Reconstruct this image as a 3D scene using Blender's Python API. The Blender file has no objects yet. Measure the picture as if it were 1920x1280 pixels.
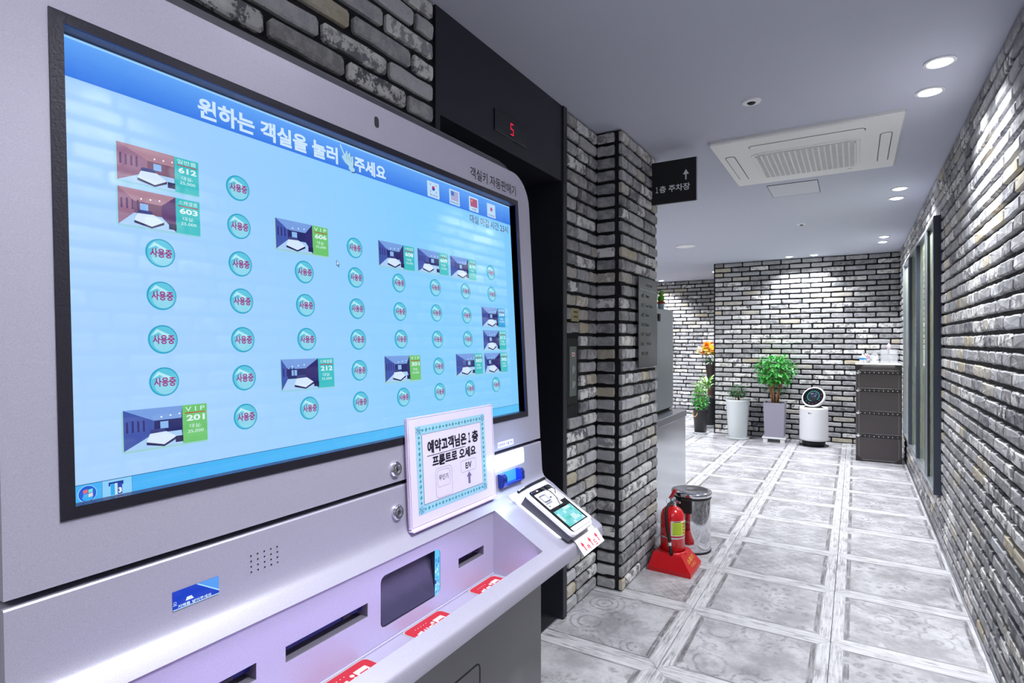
import bpy, math, random
from math import sin, cos, pi, radians, sqrt
from mathutils import Vector, Matrix
random.seed(7)
scn = bpy.context.scene
COL = scn.collection

# ------------------------------------------------------------------ camera
CAM_H = 1.35
YAW = radians(31.1)
cd = bpy.data.cameras.new('camera'); cam = bpy.data.objects.new('camera', cd); COL.objects.link(cam)
cd.lens = 20.0; cd.sensor_width = 36.0; cd.clip_start = 0.02; cd.clip_end = 60
cam.location = (0, 0, CAM_H); cam.rotation_euler = (pi/2, 0, YAW)
scn.camera = cam

# ------------------------------------------------------------------ colour management, world, lights
scn.view_settings.view_transform = 'Standard'
scn.view_settings.look = 'None'
scn.view_settings.exposure = 0.0
scn.view_settings.gamma = 1.0
scn.view_settings.use_curve_mapping = False
w = bpy.data.worlds.new('world'); scn.world = w; w.use_nodes = True
w.node_tree.nodes['Background'].inputs[0].default_value = (0.80, 0.82, 0.95, 1)
w.node_tree.nodes['Background'].inputs[1].default_value = 0.4
SPOT_W = 150.0          # each recessed downlight
SPOT_COL = (0.93, 0.96, 1.0)
FILL_W = 95.0         # unseen fill lights added overhead behind the camera and in the side lobby

def area(name, loc, size, power, col, rot=(0, 0, 0), sy=None):
    l = bpy.data.lights.new(name, 'AREA'); l.energy = power; l.color = col
    l.shape = 'RECTANGLE'; l.size = size; l.size_y = sy or size
    o = bpy.data.objects.new(name, l); o.location = loc; o.rotation_euler = rot; COL.objects.link(o); return o
area('rear_fill', (-0.3, -1.0, 2.47), 1.2, FILL_W*0.3, (0.95, 0.97, 1.0), (0, 0, 0), 0.8)  # unseen fill added behind the camera
area('side_fill', (-3.0, 6.0, 2.47), 1.2, FILL_W*2.0, (0.95, 0.97, 1.0), (0, 0, 0), 2.0)  # unseen fill added to lift the rear of the corridor by bounce

CEIL = 2.495

# ------------------------------------------------------------------ materials
def S(r, g=None, b=None):
    if g is None: g = b = r
    def f(v):
        v /= 255.0
        return v/12.92 if v <= 0.04045 else ((v+0.055)/1.055)**2.4
    return (f(r), f(g), f(b), 1.0)

def mat(name, col, rough=0.6, metal=0.0, emit=None, es=0.0, spec=0.5, bump=None, coat=0.0, trans=0.0, alpha=1.0, var=None):
    m = bpy.data.materials.new(name); m.use_nodes = True
    nt = m.node_tree; p = nt.nodes['Principled BSDF']
    p.inputs['Base Color'].default_value = col
    p.inputs['Roughness'].default_value = rough
    p.inputs['Metallic'].default_value = metal
    p.inputs['Specular IOR Level'].default_value = spec
    p.inputs['Coat Weight'].default_value = coat
    p.inputs['Transmission Weight'].default_value = trans
    p.inputs['Alpha'].default_value = alpha
    if emit:
        p.inputs['Emission Color'].default_value = emit; p.inputs['Emission Strength'].default_value = es
    if bump or var:
        tc = nt.nodes.new('ShaderNodeTexCoord'); n = nt.nodes.new('ShaderNodeTexNoise')
        n.inputs['Scale'].default_value = (bump or var)[0]; n.inputs['Detail'].default_value = 3
        nt.links.new(tc.outputs['Object'], n.inputs['Vector'])
        if bump:
            b = nt.nodes.new('ShaderNodeBump'); b.inputs['Strength'].default_value = bump[1]; b.inputs['Distance'].default_value = 0.002
            nt.links.new(n.outputs['Fac'], b.inputs['Height']); nt.links.new(b.outputs['Normal'], p.inputs['Normal'])
        if var:
            mx = nt.nodes.new('ShaderNodeMix'); mx.data_type = 'RGBA'
            mx.inputs[6].default_value = tuple(c*(1-var[1]) for c in col[:3])+(1,)
            mx.inputs[7].default_value = tuple(min(1, c*(1+var[1])) for c in col[:3])+(1,)
            nt.links.new(n.outputs['Fac'], mx.inputs[0]); nt.links.new(mx.outputs[2], p.inputs['Base Color'])
    return m

class G:
    """small node-graph helper"""
    def __init__(s, m):
        s.nt = m.node_tree; s.N = s.nt.nodes; s.L = s.nt.links
    def n(s, t, **kw):
        nd = s.N.new(t)
        for k, v in kw.items(): setattr(nd, k, v)
        return nd
    def put(s, sock, v):
        if hasattr(v, 'is_output'): s.L.new(v, sock)
        elif v is not None: sock.default_value = v
    def m(s, op, a, b=None, c=None, clamp=False):
        nd = s.n('ShaderNodeMath', operation=op, use_clamp=clamp)
        s.put(nd.inputs[0], a); s.put(nd.inputs[1], b)
        if c is not None: s.put(nd.inputs[2], c)
        return nd.outputs[0]
    def step(s, v, lo, hi):      # smooth 0..1 between lo and hi
        nd = s.n('ShaderNodeMapRange', interpolation_type='SMOOTHSTEP')
        s.put(nd.inputs[0], v); nd.inputs[1].default_value = lo; nd.inputs[2].default_value = hi
        return nd.outputs[0]
    def mix(s, f, a, b, t='MIX'):
        nd = s.n('ShaderNodeMix', data_type='RGBA', blend_type=t)
        s.put(nd.inputs[0], f); s.put(nd.inputs[6], a); s.put(nd.inputs[7], b)
        return nd.outputs[2]
    def noise(s, vec, scale, det=3, rough=0.5, dist=0.0):
        nd = s.n('ShaderNodeTexNoise'); s.put(nd.inputs['Vector'], vec)
        nd.inputs['Scale'].default_value = scale; nd.inputs['Detail'].default_value = det
        nd.inputs['Roughness'].default_value = rough; nd.inputs['Distortion'].default_value = dist
        return nd.outputs['Fac']
    def ramp(s, f, stops, interp='LINEAR'):
        nd = s.n('ShaderNodeValToRGB'); cr = nd.color_ramp; cr.interpolation = interp
        while len(cr.elements) < len(stops): cr.elements.new(0.5)
        for e, (p, c) in zip(cr.elements, stops): e.position = p; e.color = c
        s.put(nd.inputs[0], f); return nd.outputs[0]
    def vec(s, x, y, z):
        nd = s.n('ShaderNodeCombineXYZ'); s.put(nd.inputs[0], x); s.put(nd.inputs[1], y); s.put(nd.inputs[2], z); return nd.outputs[0]
    def vm(s, op, a, b):
        nd = s.n('ShaderNodeVectorMath', operation=op); s.put(nd.inputs[0], a); s.put(nd.inputs[1], b); return nd.outputs[0]

def brick_material():
    m = mat('brick', S(120), 0.85, spec=0.25); g = G(m); p = m.node_tree.nodes['Principled BSDF']
    geo = g.n('ShaderNodeNewGeometry'); oi = g.n('ShaderNodeObjectInfo')
    r = g.m('FRACT', g.m('ADD', oi.outputs['Random'], geo.outputs['Random Per Island']))
    r2 = g.m('FRACT', g.m('MULTIPLY', r, 17.37)); r3 = g.m('FRACT', g.m('MULTIPLY', r, 71.13))
    base = g.ramp(r, [(0.0, S(104, 104, 110)), (0.10, S(128, 128, 133)), (0.24, S(150, 149, 153)), (0.46, S(168, 167, 171)),
                      (0.62, S(138, 136, 138)), (0.74, S(172, 166, 156)), (0.81, S(182, 172, 150)), (0.85, S(156, 156, 161)), (0.93, S(184, 184, 188))], 'CONSTANT')
    pos = g.vm('ADD', geo.outputs['Position'], g.vec(g.m('MULTIPLY', r2, 9.0), g.m('MULTIPLY', r3, 7.0), 0.0))
    n1 = g.noise(pos, 22, 5, 0.65); n2 = g.noise(pos, 130, 3, 0.6); n3 = g.noise(pos, 8, 3, 0.6)
    c = g.mix(g.step(n1, 0.40, 0.66), base, g.mix(0.5, base, S(200, 198, 196)))
    c = g.mix(g.m('MULTIPLY', g.step(n2, 0.54, 0.70), 0.30), c, S(84, 82, 86))
    # lime-washed faces on some of the bricks
    wsh = g.m('MULTIPLY', g.step(r2, 0.70, 0.80), g.step(g.m('ADD', n1, g.m('MULTIPLY', n2, 0.35)), 0.62, 0.70))
    c = g.mix(wsh, c, S(222, 220, 218))
    drk = g.m('MULTIPLY', g.step(r3, 0.78, 0.9), g.step(n3, 0.45, 0.6))
    c = g.mix(g.m('MULTIPLY', drk, 0.35), c, S(78, 76, 80))
    g.L.new(c, p.inputs['Base Color'])
    b = g.n('ShaderNodeBump'); b.inputs['Strength'].default_value = 0.42; b.inputs['Distance'].default_value = 0.004
    g.L.new(g.m('ADD', n1, g.m('MULTIPLY', n2, 0.6)), b.inputs['Height']); g.L.new(b.outputs['Normal'], p.inputs['Normal'])
    return m

TILE = 0.607
def tile_material():
    m = mat('floor_tile', S(200), 0.32, spec=0.45); g = G(m); p = m.node_tree.nodes['Principled BSDF']
    tc = g.n('ShaderNodeTexCoord'); oi = g.n('ShaderNodeObjectInfo'); sp = g.n('ShaderNodeSeparateXYZ')
    g.L.new(tc.outputs['Object'], sp.inputs[0])
    x, y = sp.outputs[0], sp.outputs[1]
    ax, ay = g.m('ABSOLUTE', x), g.m('ABSOLUTE', y)
    R = oi.outputs['Random']; R2 = g.m('FRACT', g.m('MULTIPLY', R, 31.7)); R3 = g.m('FRACT', g.m('MULTIPLY', R, 7.9))
    off = g.vec(g.m('MULTIPLY', R, 13.0), g.m('MULTIPLY', R2, 11.0), 0.0)
    P = g.vm('ADD', tc.outputs['Object'], off)
    e = g.m('SUBTRACT', TILE/2, g.m('MAXIMUM', ax, ay))
    vert = g.m('GREATER_THAN', ax, ay)                # 1 on the left / right sides of the frame
    # wood grain along the frame
    gy = g.vm('MULTIPLY', P, (110.0, 7.0, 1.0)); gx = g.vm('MULTIPLY', P, (7.0, 110.0, 1.0))
    gr = g.mix(vert, g.noise(gx, 1.0, 4, 0.65), g.noise(gy, 1.0, 4, 0.65))
    wood = g.mix(g.step(gr, 0.40, 0.62), S(132, 130, 134), S(218, 217, 221))
    worn = g.noise(P, 9, 3, 0.6)
    wood = g.mix(g.m('MULTIPLY', g.step(worn, 0.30, 0.60), 0.7), wood, S(212, 211, 215))
    # dark inner band, strong left and right, thin above and below
    bw = g.m('ADD', 0.006, g.m('MULTIPLY', vert, 0.013))
    inb = g.m('MULTIPLY', g.step(e, 0.050, 0.054), g.m('SUBTRACT', 1.0, g.step(g.m('SUBTRACT', e, bw), 0.052, 0.056)))
    band = g.mix(g.step(gr, 0.38, 0.64), S(78, 76, 80), S(150, 148, 152))
    # inner field: soft clouds with a faded stamped pattern
    cl = g.noise(P, 5.5, 5, 0.6)
    field = g.mix(g.step(cl, 0.32, 0.68), S(146, 144, 149), S(200, 199, 204))
    fine = g.noise(P, 55, 4, 0.7)
    field = g.mix(g.m('MULTIPLY', g.step(fine, 0.48, 0.62), 0.22), field, S(128, 126, 130))
    vo = g.n('ShaderNodeTexVoronoi'); vo.inputs['Scale'].default_value = 7.5; vo.inputs['Randomness'].default_value = 0.75
    g.L.new(P, vo.inputs['Vector'])
    rings = g.step(g.m('SINE', g.m('MULTIPLY', vo.outputs['Distance'], 26.0)), 0.2, 0.9)
    hx = g.m('ABSOLUTE', g.m('SINE', g.m('MULTIPLY', g.m('ADD', x, y), 42.0)))
    hy = g.m('ABSOLUTE', g.m('SINE', g.m('MULTIPLY', g.m('SUBTRACT', x, y), 42.0)))
    hatch = g.m('SUBTRACT', 1.0, g.step(g.m('MINIMUM', hx, hy), 0.08, 0.32))
    rr = g.m('SQRT', g.m('ADD', g.m('MULTIPLY', x, x), g.m('MULTIPLY', y, y)))
    ros = g.m('MULTIPLY', g.m('SINE', g.m('MULTIPLY', rr, 70.0)), g.m('SINE', g.m('MULTIPLY', g.m('ARCTAN2', y, x), 12.0)))
    ros = g.step(ros, 0.1, 0.6)
    pat = g.m('MULTIPLY', rings, g.m('LESS_THAN', R3, 0.42))
    pat = g.m('ADD', pat, g.m('MULTIPLY', hatch, g.m('MULTIPLY', g.m('GREATER_THAN', R3, 0.42), g.m('LESS_THAN', R3, 0.60))))
    pat = g.m('ADD', pat, g.m('MULTIPLY', ros, g.m('GREATER_THAN', R3, 0.60)))
    fade = g.m('MULTIPLY', g.step(g.noise(P, 4.0, 3, 0.6), 0.36, 0.62), g.step(fine, 0.34, 0.56))
    field = g.mix(g.m('MULTIPLY', g.m('MULTIPLY', pat, fade), 0.75), field, S(112, 110, 114))
    c = g.mix(g.step(e, 0.050, 0.053), wood, field)
    c = g.mix(g.m('MULTIPLY', inb, g.step(worn, 0.30, 0.50)), c, band)
    mit = g.m('SUBTRACT', 1.0, g.step(g.m('ABSOLUTE', g.m('SUBTRACT', ax, ay)), 0.0008, 0.0022))
    mit = g.m('MULTIPLY', mit, g.m('SUBTRACT', 1.0, g.step(e, 0.048, 0.054)))
    c = g.mix(g.m('MULTIPLY', mit, 0.6), c, S(70))
    ln = g.m('MULTIPLY', g.step(e, 0.0475, 0.0495), g.m('SUBTRACT', 1.0, g.step(e, 0.0505, 0.0525)))
    c = g.mix(g.m('MULTIPLY', ln, 0.45), c, S(80))
    c = g.mix(0.12, c, g.ramp(R2, [(0, S(150)), (1, S(225))]))
    g.L.new(c, p.inputs['Base Color'])
    g.L.new(g.m('ADD', 0.26, g.m('MULTIPLY', fine, 0.22)), p.inputs['Roughness'])
    b = g.n('ShaderNodeBump'); b.inputs['Strength'].default_value = 0.15; b.inputs['Distance'].default_value = 0.002
    g.L.new(gr, b.inputs['Height']); g.L.new(b.outputs['Normal'], p.inputs['Normal'])
    return m

def screen_material(name, strength=1.0, gloss=True):
    m = mat(name, (0.004, 0.004, 0.006, 1), 0.05 if gloss else 0.6, spec=0.5 if gloss else 0.1); g = G(m); p = m.node_tree.nodes['Principled BSDF']
    a = g.n('ShaderNodeVertexColor'); a.layer_name = 'Col'
    g.L.new(a.outputs['Color'], p.inputs['Emission Color']); p.inputs['Emission Strength'].default_value = strength
    return m
def print_material(name, rough=0.5):
    m = mat(name, S(200), rough, spec=0.3); g = G(m); p = m.node_tree.nodes['Principled BSDF']
    a = g.n('ShaderNodeVertexColor'); a.layer_name = 'Col'; g.L.new(a.outputs['Color'], p.inputs['Base Color']); return m

def silver_material():
    m = mat('silver_paint', S(176, 174, 186), 0.42, metal=0.35, spec=0.5); g = G(m); p = m.node_tree.nodes['Principled BSDF']
    geo = g.n('ShaderNodeNewGeometry'); n = g.noise(geo.outputs['Position'], 900, 2, 0.6)
    c = g.mix(n, S(138, 135, 151), S(176, 173, 190)); g.L.new(c, p.inputs['Base Color'])
    b = g.n('ShaderNodeBump'); b.inputs['Strength'].default_value = 0.08; b.inputs['Distance'].default_value = 0.0005
    g.L.new(n, b.inputs['Height']); g.L.new(b.outputs['Normal'], p.inputs['Normal']); return m

def streak_glass():
    m = mat('streaked_glass', S(120, 135, 128), 0.06, spec=0.8); g = G(m); p = m.node_tree.nodes['Principled BSDF']
    geo = g.n('ShaderNodeNewGeometry'); v = g.vm('MULTIPLY', geo.outputs['Position'], (1.0, 7.0, 0.9))
    n = g.noise(v, 1.6, 4, 0.6); n2 = g.noise(geo.outputs['Position'], 11, 5, 0.7)
    c = g.ramp(n, [(0.25, S(96, 110, 108)), (0.42, S(150, 168, 158)), (0.55, S(196, 202, 160)), (0.66, S(150, 132, 110)), (0.8, S(130, 150, 150))])  # streaks paint greenish and brown reflections into the pane colour
    c = g.mix(g.step(n2, 0.5, 0.75), c, S(92, 104, 100)); g.L.new(c, p.inputs['Base Color']); return m

M = {}
M['brick'] = brick_material()
M['tile'] = tile_material()
M['mortar'] = mat('dark_mortar', S(22, 22, 27), 0.9, bump=(60, 0.4))
M['grout'] = mat('grout', S(40, 39, 43), 0.85)
M['ceiling'] = mat('ceiling_paint', S(186, 188, 202), 0.75, spec=0.2, bump=(35, 0.05))
M['hatch'] = mat('hatch_paint', S(196, 197, 206), 0.7)
M['black_steel'] = mat('black_painted_steel', S(38, 38, 48), 0.42, metal=0.2, bump=(400, 0.05))
M['elev_door'] = mat('dark_elevator_steel', S(30, 30, 44), 0.25, metal=0.7)
M['silver'] = silver_material()
M['dark_shell'] = mat('charcoal_sheet_metal', S(62, 62, 70), 0.45, metal=0.3)
M['body_grey'] = mat('grey_painted_door', S(104, 102, 106), 0.3, metal=0.5, var=(3, 0.2))
M['bezel'] = mat('black_bezel', S(40, 38, 48), 0.28, metal=0.5, bump=(300, 0.15))
M['gloss_black'] = mat('gloss_black', S(12, 12, 20), 0.08, spec=0.6)
M['matt_black'] = mat('matt_black', S(16, 16, 20), 0.6)
M['navy'] = mat('navy_plastic', S(24, 26, 92), 0.25)
M['chrome'] = mat('chrome', S(225, 225, 232), 0.12, metal=1.0)
M['chrome_can'] = mat('polished_steel', S(222, 222, 226), 0.09, metal=1.0)
M['steel'] = mat('brushed_steel', S(176, 178, 184), 0.26, metal=0.95, var=(6, 0.12))
M['bronze'] = mat('brass_plate', S(168, 156, 118), 0.4, metal=0.6)
M['screen'] = screen_material('kiosk_screen', 1.0)
M['led'] = screen_material('small_lit_panel', 1.0)
M['backlit'] = screen_material('backlit_label', 1.0, False)
M['print'] = print_material('printed_paper')
M['print_gloss'] = print_material('printed_film', 0.15)
M['black_ink'] = mat('black_ink', S(24, 24, 30), 0.6)
M['lamp_white'] = mat('lit_cash_slot', (1, 1, 1, 1), 0.3, emit=(0.72, 0.82, 1.0, 1), es=5.0)
M['downlight'] = mat('lit_downlight_lens', (1, 1, 1, 1), 0.3, emit=(0.95, 0.98, 1.0, 1), es=14.0)
M['violet_led'] = mat('violet_led_strip', (1, 1, 1, 1), 0.3, emit=(0.62, 0.5, 1.0, 1), es=1.0)
M['cyan_led'] = mat('cyan_lit_edge', (1, 1, 1, 1), 0.3, emit=S(110, 215, 255), es=1.1, var=None)
M['blue_glow'] = mat('blue_lit_well', S(40, 90, 220), 0.3, emit=S(60, 150, 255), es=0.75)
M['white_plastic'] = mat('white_plastic', S(226, 226, 230), 0.38)
M['ac_white'] = mat('white_panel', S(228, 228, 226), 0.5)
M['ac_grey'] = mat('grey_grille', S(186, 184, 182), 0.6)
M['acrylic'] = mat('clear_acrylic', (0.86, 0.82, 0.93, 1), 0.05, spec=0.6, alpha=0.12)
M['smoke'] = mat('smoked_flap', S(60, 60, 80), 0.3, spec=0.5, alpha=0.55)
M['glass'] = mat('clear_glass', (0.9, 0.92, 0.94, 1), 0.03, spec=0.7, alpha=0.25)
M['streak'] = streak_glass()
M['frame_blue'] = mat('dark_blue_grey_frame', S(62, 68, 82), 0.4, metal=0.3)
M['frame_light'] = mat('aluminium_edge', S(186, 190, 200), 0.3, metal=0.8)
M['red'] = mat('red_enamel', S(206, 22, 30), 0.18, coat=0.5)
M['red_plastic'] = mat('red_plastic', S(196, 20, 30), 0.28)
M['rubber'] = mat('black_rubber', S(22, 22, 24), 0.55)
M['leather'] = mat('dark_brown_leather', S(74, 68, 70), 0.5, bump=(180, 0.5), var=(30, 0.2))
M['leather_trim'] = mat('black_leather_strip', S(44, 40, 42), 0.42)
M['stitch'] = mat('white_stitch', S(190, 186, 186), 0.6)
M['pot_white'] = mat('white_glazed_pot', S(222, 228, 230), 0.3)
M['pot_black'] = mat('black_pot', S(34, 34, 38), 0.4)
M['pot_char'] = mat('charcoal_pot', S(52, 54, 60), 0.6, bump=(80, 0.4))
M['pot_grey'] = mat('mauve_grey_planter', S(146, 142, 158), 0.6, bump=(90, 0.25), var=(8, 0.08))
M['soil'] = mat('soil', S(44, 32, 26), 0.95, bump=(60, 0.8))
M['leafA'] = mat('bright_green_leaf', S(70, 168, 72), 0.4, var=(14, 0.35))
M['leafB'] = mat('deep_green_leaf', S(56, 104, 64), 0.4, var=(14, 0.4))
M['leafC'] = mat('yellow_green_leaf', S(122, 178, 66), 0.4, var=(10, 0.3))
M['leafD'] = mat('light_strap_leaf', S(142, 190, 110), 0.4, var=(10, 0.3))
M['stem'] = mat('brown_stem', S(150, 108, 76), 0.75, var=(20, 0.25))
M['petalY'] = mat('yellow_petal', S(250, 206, 70), 0.6, var=(20, 0.2))
M['petalO'] = mat('orange_petal', S(226, 120, 30), 0.6)
M['petalW'] = mat('cream_petal', S(240, 226, 196), 0.6)
M['cactus'] = mat('cactus_green', S(96, 170, 40), 0.5)
M['terra'] = mat('terracotta', S(176, 72, 44), 0.7)
M['speckle'] = mat('speckled_blue_pot', S(176, 206, 214), 0.5, var=(120, 0.35))
M['cord'] = mat('tan_rope', S(206, 170, 110), 0.8)

# ------------------------------------------------------------------ building helpers
def tag(o, label=None, cat=None, group=None, kind=None):
    if label: o['label'] = label
    if cat: o['category'] = cat
    if group: o['group'] = group
    if kind: o['kind'] = kind
    return o

def mesh_obj(name, V, F, m, parent=None, smooth=False, cols=None, kind=None, label=None):
    """one mesh object; vertices in world coordinates, stored relative to the parent's base"""
    off = Vector((0, 0, 0))
    q = parent
    while q is not None: off += q.location; q = q.parent
    me = bpy.data.meshes.new(name)
    me.from_pydata([Vector(v)-off for v in V], [], F)
    me.update()
    ms = m if isinstance(m, (list, tuple)) else [m]
    for k in ms: me.materials.append(k)
    if smooth:
        for p in me.polygons: p.use_smooth = True
    if cols:
        at = me.color_attributes.new('Col', 'FLOAT_COLOR', 'CORNER')
        for p in me.polygons:
            for li in p.loop_indices: at.data[li].color = cols[p.index]
    o = bpy.data.objects.new(name, me); COL.objects.link(o)
    if parent: o.parent = parent
    tag(o, label, kind=kind)
    return o

def thing(name, loc, label, cat, group=None, kind=None):
    o = bpy.data.objects.new(name, None); o.empty_display_size = 0.05; o.location = loc; COL.objects.link(o)
    return tag(o, label, cat, group, kind)

class MB:
    """collects polygons"""
    def __init__(s): s.V = []; s.F = []; s.C = []
    def add(s, V, F, col=None):
        k = len(s.V); s.V += [tuple(v) for v in V]; s.F += [tuple(i+k for i in f) for f in F]; s.C += [col]*len(F); return s
    def box(s, a, b, bev=0.0, col=None):
        x0, x1 = sorted((a[0], b[0])); y0, y1 = sorted((a[1], b[1])); z0, z1 = sorted((a[2], b[2]))
        if bev <= 0:
            V = [(x, y, z) for z in (z0, z1) for y in (y0, y1) for x in (x0, x1)]
            return s.add(V, [(0, 2, 3, 1), (4, 5, 7, 6), (0, 1, 5, 4), (2, 6, 7, 3), (0, 4, 6, 2), (1, 3, 7, 5)], col)
        # chamfered box: three nested quads per corner
        V = []; idx = {}
        for ix, X in enumerate((x0, x1)):
            for iy, Yv in enumerate((y0, y1)):
                for iz, Zv in enumerate((z0, z1)):
                    sx, sy, sz = (1-2*ix), (1-2*iy), (1-2*iz)
                    idx[(ix, iy, iz, 0)] = len(V); V.append((X, Yv+sy*bev, Zv+sz*bev))
                    idx[(ix, iy, iz, 1)] = len(V); V.append((X+sx*bev, Yv, Zv+sz*bev))
                    idx[(ix, iy, iz, 2)] = len(V); V.append((X+sx*bev, Yv+sy*bev, Zv))
        F = []
        i = lambda a, b, c, k: idx[(a, b, c, k)]
        for a in (0, 1):
            q = [i(a, 0, 0, 0), i(a, 1, 0, 0), i(a, 1, 1, 0), i(a, 0, 1, 0)]; F.append(q if a else q[::-1])
            q = [i(0, a, 0, 1), i(0, a, 1, 1), i(1, a, 1, 1), i(1, a, 0, 1)]; F.append(q if a else q[::-1])
            q = [i(0, 0, a, 2), i(1, 0, a, 2), i(1, 1, a, 2), i(0, 1, a, 2)]; F.append(q if a else q[::-1])
        for a in (0, 1):
            for b_ in (0, 1):
                F.append([i(a, b_, 0, 0), i(a, b_, 1, 0), i(a, b_, 1, 1), i(a, b_, 0, 1)])
                F.append([i(a, 0, b_, 0), i(a, 1, b_, 0), i(a, 1, b_, 2), i(a, 0, b_, 2)])
                F.append([i(0, a, b_, 1), i(1, a, b_, 1), i(1, a, b_, 2), i(0, a, b_, 2)])
        for a in (0, 1):
            for b_ in (0, 1):
                for c in (0, 1): F.append([i(a, b_, c, 0), i(a, b_, c, 1), i(a, b_, c, 2)])
        return s.add(V, F, col)
    def lathe(s, c, prof, n=24, axis='z', col=None, cap=True):
        V = []; F = []
        for r, h in prof:
            for k in range(n):
                a = 2*pi*k/n
                if axis == 'z': V.append((c[0]+r*cos(a), c[1]+r*sin(a), c[2]+h))
                elif axis == 'x': V.append((c[0]+h, c[1]+r*cos(a), c[2]+r*sin(a)))
                else: V.append((c[0]+r*sin(a), c[1]+h, c[2]+r*cos(a)))
        for j in range(len(prof)-1):
            for k in range(n):
                k2 = (k+1) % n; F.append((j*n+k, j*n+k2, (j+1)*n+k2, (j+1)*n+k))
        if cap:
            if prof[0][0] > 1e-5: F.append(tuple(range(n))[::-1])
            if prof[-1][0] > 1e-5: F.append(tuple((len(prof)-1)*n+k for k in range(n)))
        return s.add(V, F, col)
    def tube(s, pts, r, n=8, col=None):
        pts = [Vector(p) for p in pts]; V = []; F = []
        rs = r if isinstance(r, (list, tuple)) else [r]*len(pts)
        for i, p in enumerate(pts):
            t = (pts[min(i+1, len(pts)-1)]-pts[max(i-1, 0)]).normalized()
            a = t.cross(Vector((0, 0, 1)))
            if a.length < 1e-3: a = t.cross(Vector((0, 1, 0)))
            a.normalize(); b = t.cross(a)
            for k in range(n):
                an = 2*pi*k/n; V.append(p+a*cos(an)*rs[i]+b*sin(an)*rs[i])
        for j in range(len(pts)-1):
            for k in range(n):
                k2 = (k+1) % n; F.append((j*n+k, j*n+k2, (j+1)*n+k2, (j+1)*n+k))
        F.append(tuple(range(n))[::-1]); F.append(tuple((len(pts)-1)*n+k for k in range(n)))
        return s.add(V, F, col)
    def build(s, name, m, parent=None, smooth=False, **kw):
        cols = [c or (1, 1, 1, 1) for c in s.C] if any(s.C) else None
        return mesh_obj(name, s.V, s.F, m, parent, smooth, cols, **kw)

def autosmooth(o, ang=35):
    me = o.data
    for p in me.polygons: p.use_smooth = True
    import bmesh
    bm = bmesh.new(); bm.from_mesh(me)
    bmesh.ops.recalc_face_normals(bm, faces=bm.faces)
    for e in bm.edges:
        if len(e.link_faces) == 2 and e.calc_face_angle(0) > radians(ang): e.smooth = False
    bm.to_mesh(me); bm.free(); return o

class Frame:
    """a flat sheet in the scene: origin, right, up, outward normal"""
    def __init__(s, O, U, V):
        s.O = Vector(O); s.U = Vector(U).normalized(); s.V = Vector(V).normalized(); s.N = s.U.cross(s.V).normalized()
    def p(s, u, v, n=0.0): return s.O+s.U*u+s.V*v+s.N*n

_tcache = {}
def text_geo(txt, bold=0.0):
    key = (txt, bold)
    if key not in _tcache:
        cu = bpy.data.curves.new('t', 'FONT'); cu.body = txt; cu.size = 1.0; cu.offset = bold; cu.resolution_u = 3; cu.fill_mode = 'FRONT'
        ob = bpy.data.objects.new('t', cu); COL.objects.link(ob)
        bpy.context.view_layer.update()
        me = bpy.data.meshes.new_from_object(ob.evaluated_get(bpy.context.evaluated_depsgraph_get()))
        V = [(v.co.x, v.co.y) for v in me.vertices]; F = [tuple(p.vertices) for p in me.polygons]
        bpy.data.objects.remove(ob); bpy.data.meshes.remove(me)
        if V:
            x0 = min(v[0] for v in V); x1 = max(v[0] for v in V); y0 = min(v[1] for v in V); y1 = max(v[1] for v in V)
            V = [((a-x0)/max(1e-6, x1-x0), (b-y0)/max(1e-6, y1-y0)) for a, b in V]
        _tcache[key] = (V, F)
    return _tcache[key]

class Flat(MB):
    """flat graphics on a Frame, stacked in thin layers"""
    STEP = 0.00035
    def __init__(s, fr, base=0.0): super().__init__(); s.fr = fr; s.base = base
    def poly(s, pts, col, layer=0): return s.add([s.fr.p(u, v, s.base+layer*s.STEP) for u, v in pts], [tuple(range(len(pts)))], col)
    def rect(s, u0, v0, u1, v1, col, layer=0, r=0.0):
        if r <= 0: return s.poly([(u0, v0), (u1, v0), (u1, v1), (u0, v1)], col, layer)
        return s.poly(rrect(u0, v0, u1, v1, r), col, layer)
    def disc(s, u, v, r, col, layer=0, n=24, r2=None):
        r2 = r2 or r
        return s.poly([(u+r*cos(2*pi*k/n), v+r2*sin(2*pi*k/n)) for k in range(n)], col, layer)
    def ring(s, u, v, r0, r1, col, layer=0, n=24):
        V = [s.fr.p(u+r*cos(2*pi*k/n), v+r*sin(2*pi*k/n), s.base+layer*s.STEP) for r in (r0, r1) for k in range(n)]
        return s.add(V, [(k, n+k, n+(k+1) % n, (k+1) % n) for k in range(n)], col)
    def text(s, txt, u0, v0, u1, v1, col, layer=0, bold=0.0):
        V, F = text_geo(txt, bold)
        return s.add([s.fr.p(u0+a*(u1-u0), v0+b*(v1-v0), s.base+layer*s.STEP) for a, b in V], F, col)

def rrect(u0, v0, u1, v1, r, n=5, corners=(1, 1, 1, 1)):
    P = []
    for (cx, cy, a0, on) in ((u0+r, v0+r, pi, corners[0]), (u1-r, v0+r, 1.5*pi, corners[1]), (u1-r, v1-r, 0, corners[2]), (u0+r, v1-r, 0.5*pi, corners[3])):
        if not on:
            P.append((cx+(-r if cx < (u0+u1)/2 else r), cy+(-r if cy < (v0+v1)/2 else r))); continue
        for k in range(n+1):
            a = a0+0.5*pi*k/n; P.append((cx+r*cos(a), cy+r*sin(a)))
    return P

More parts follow.
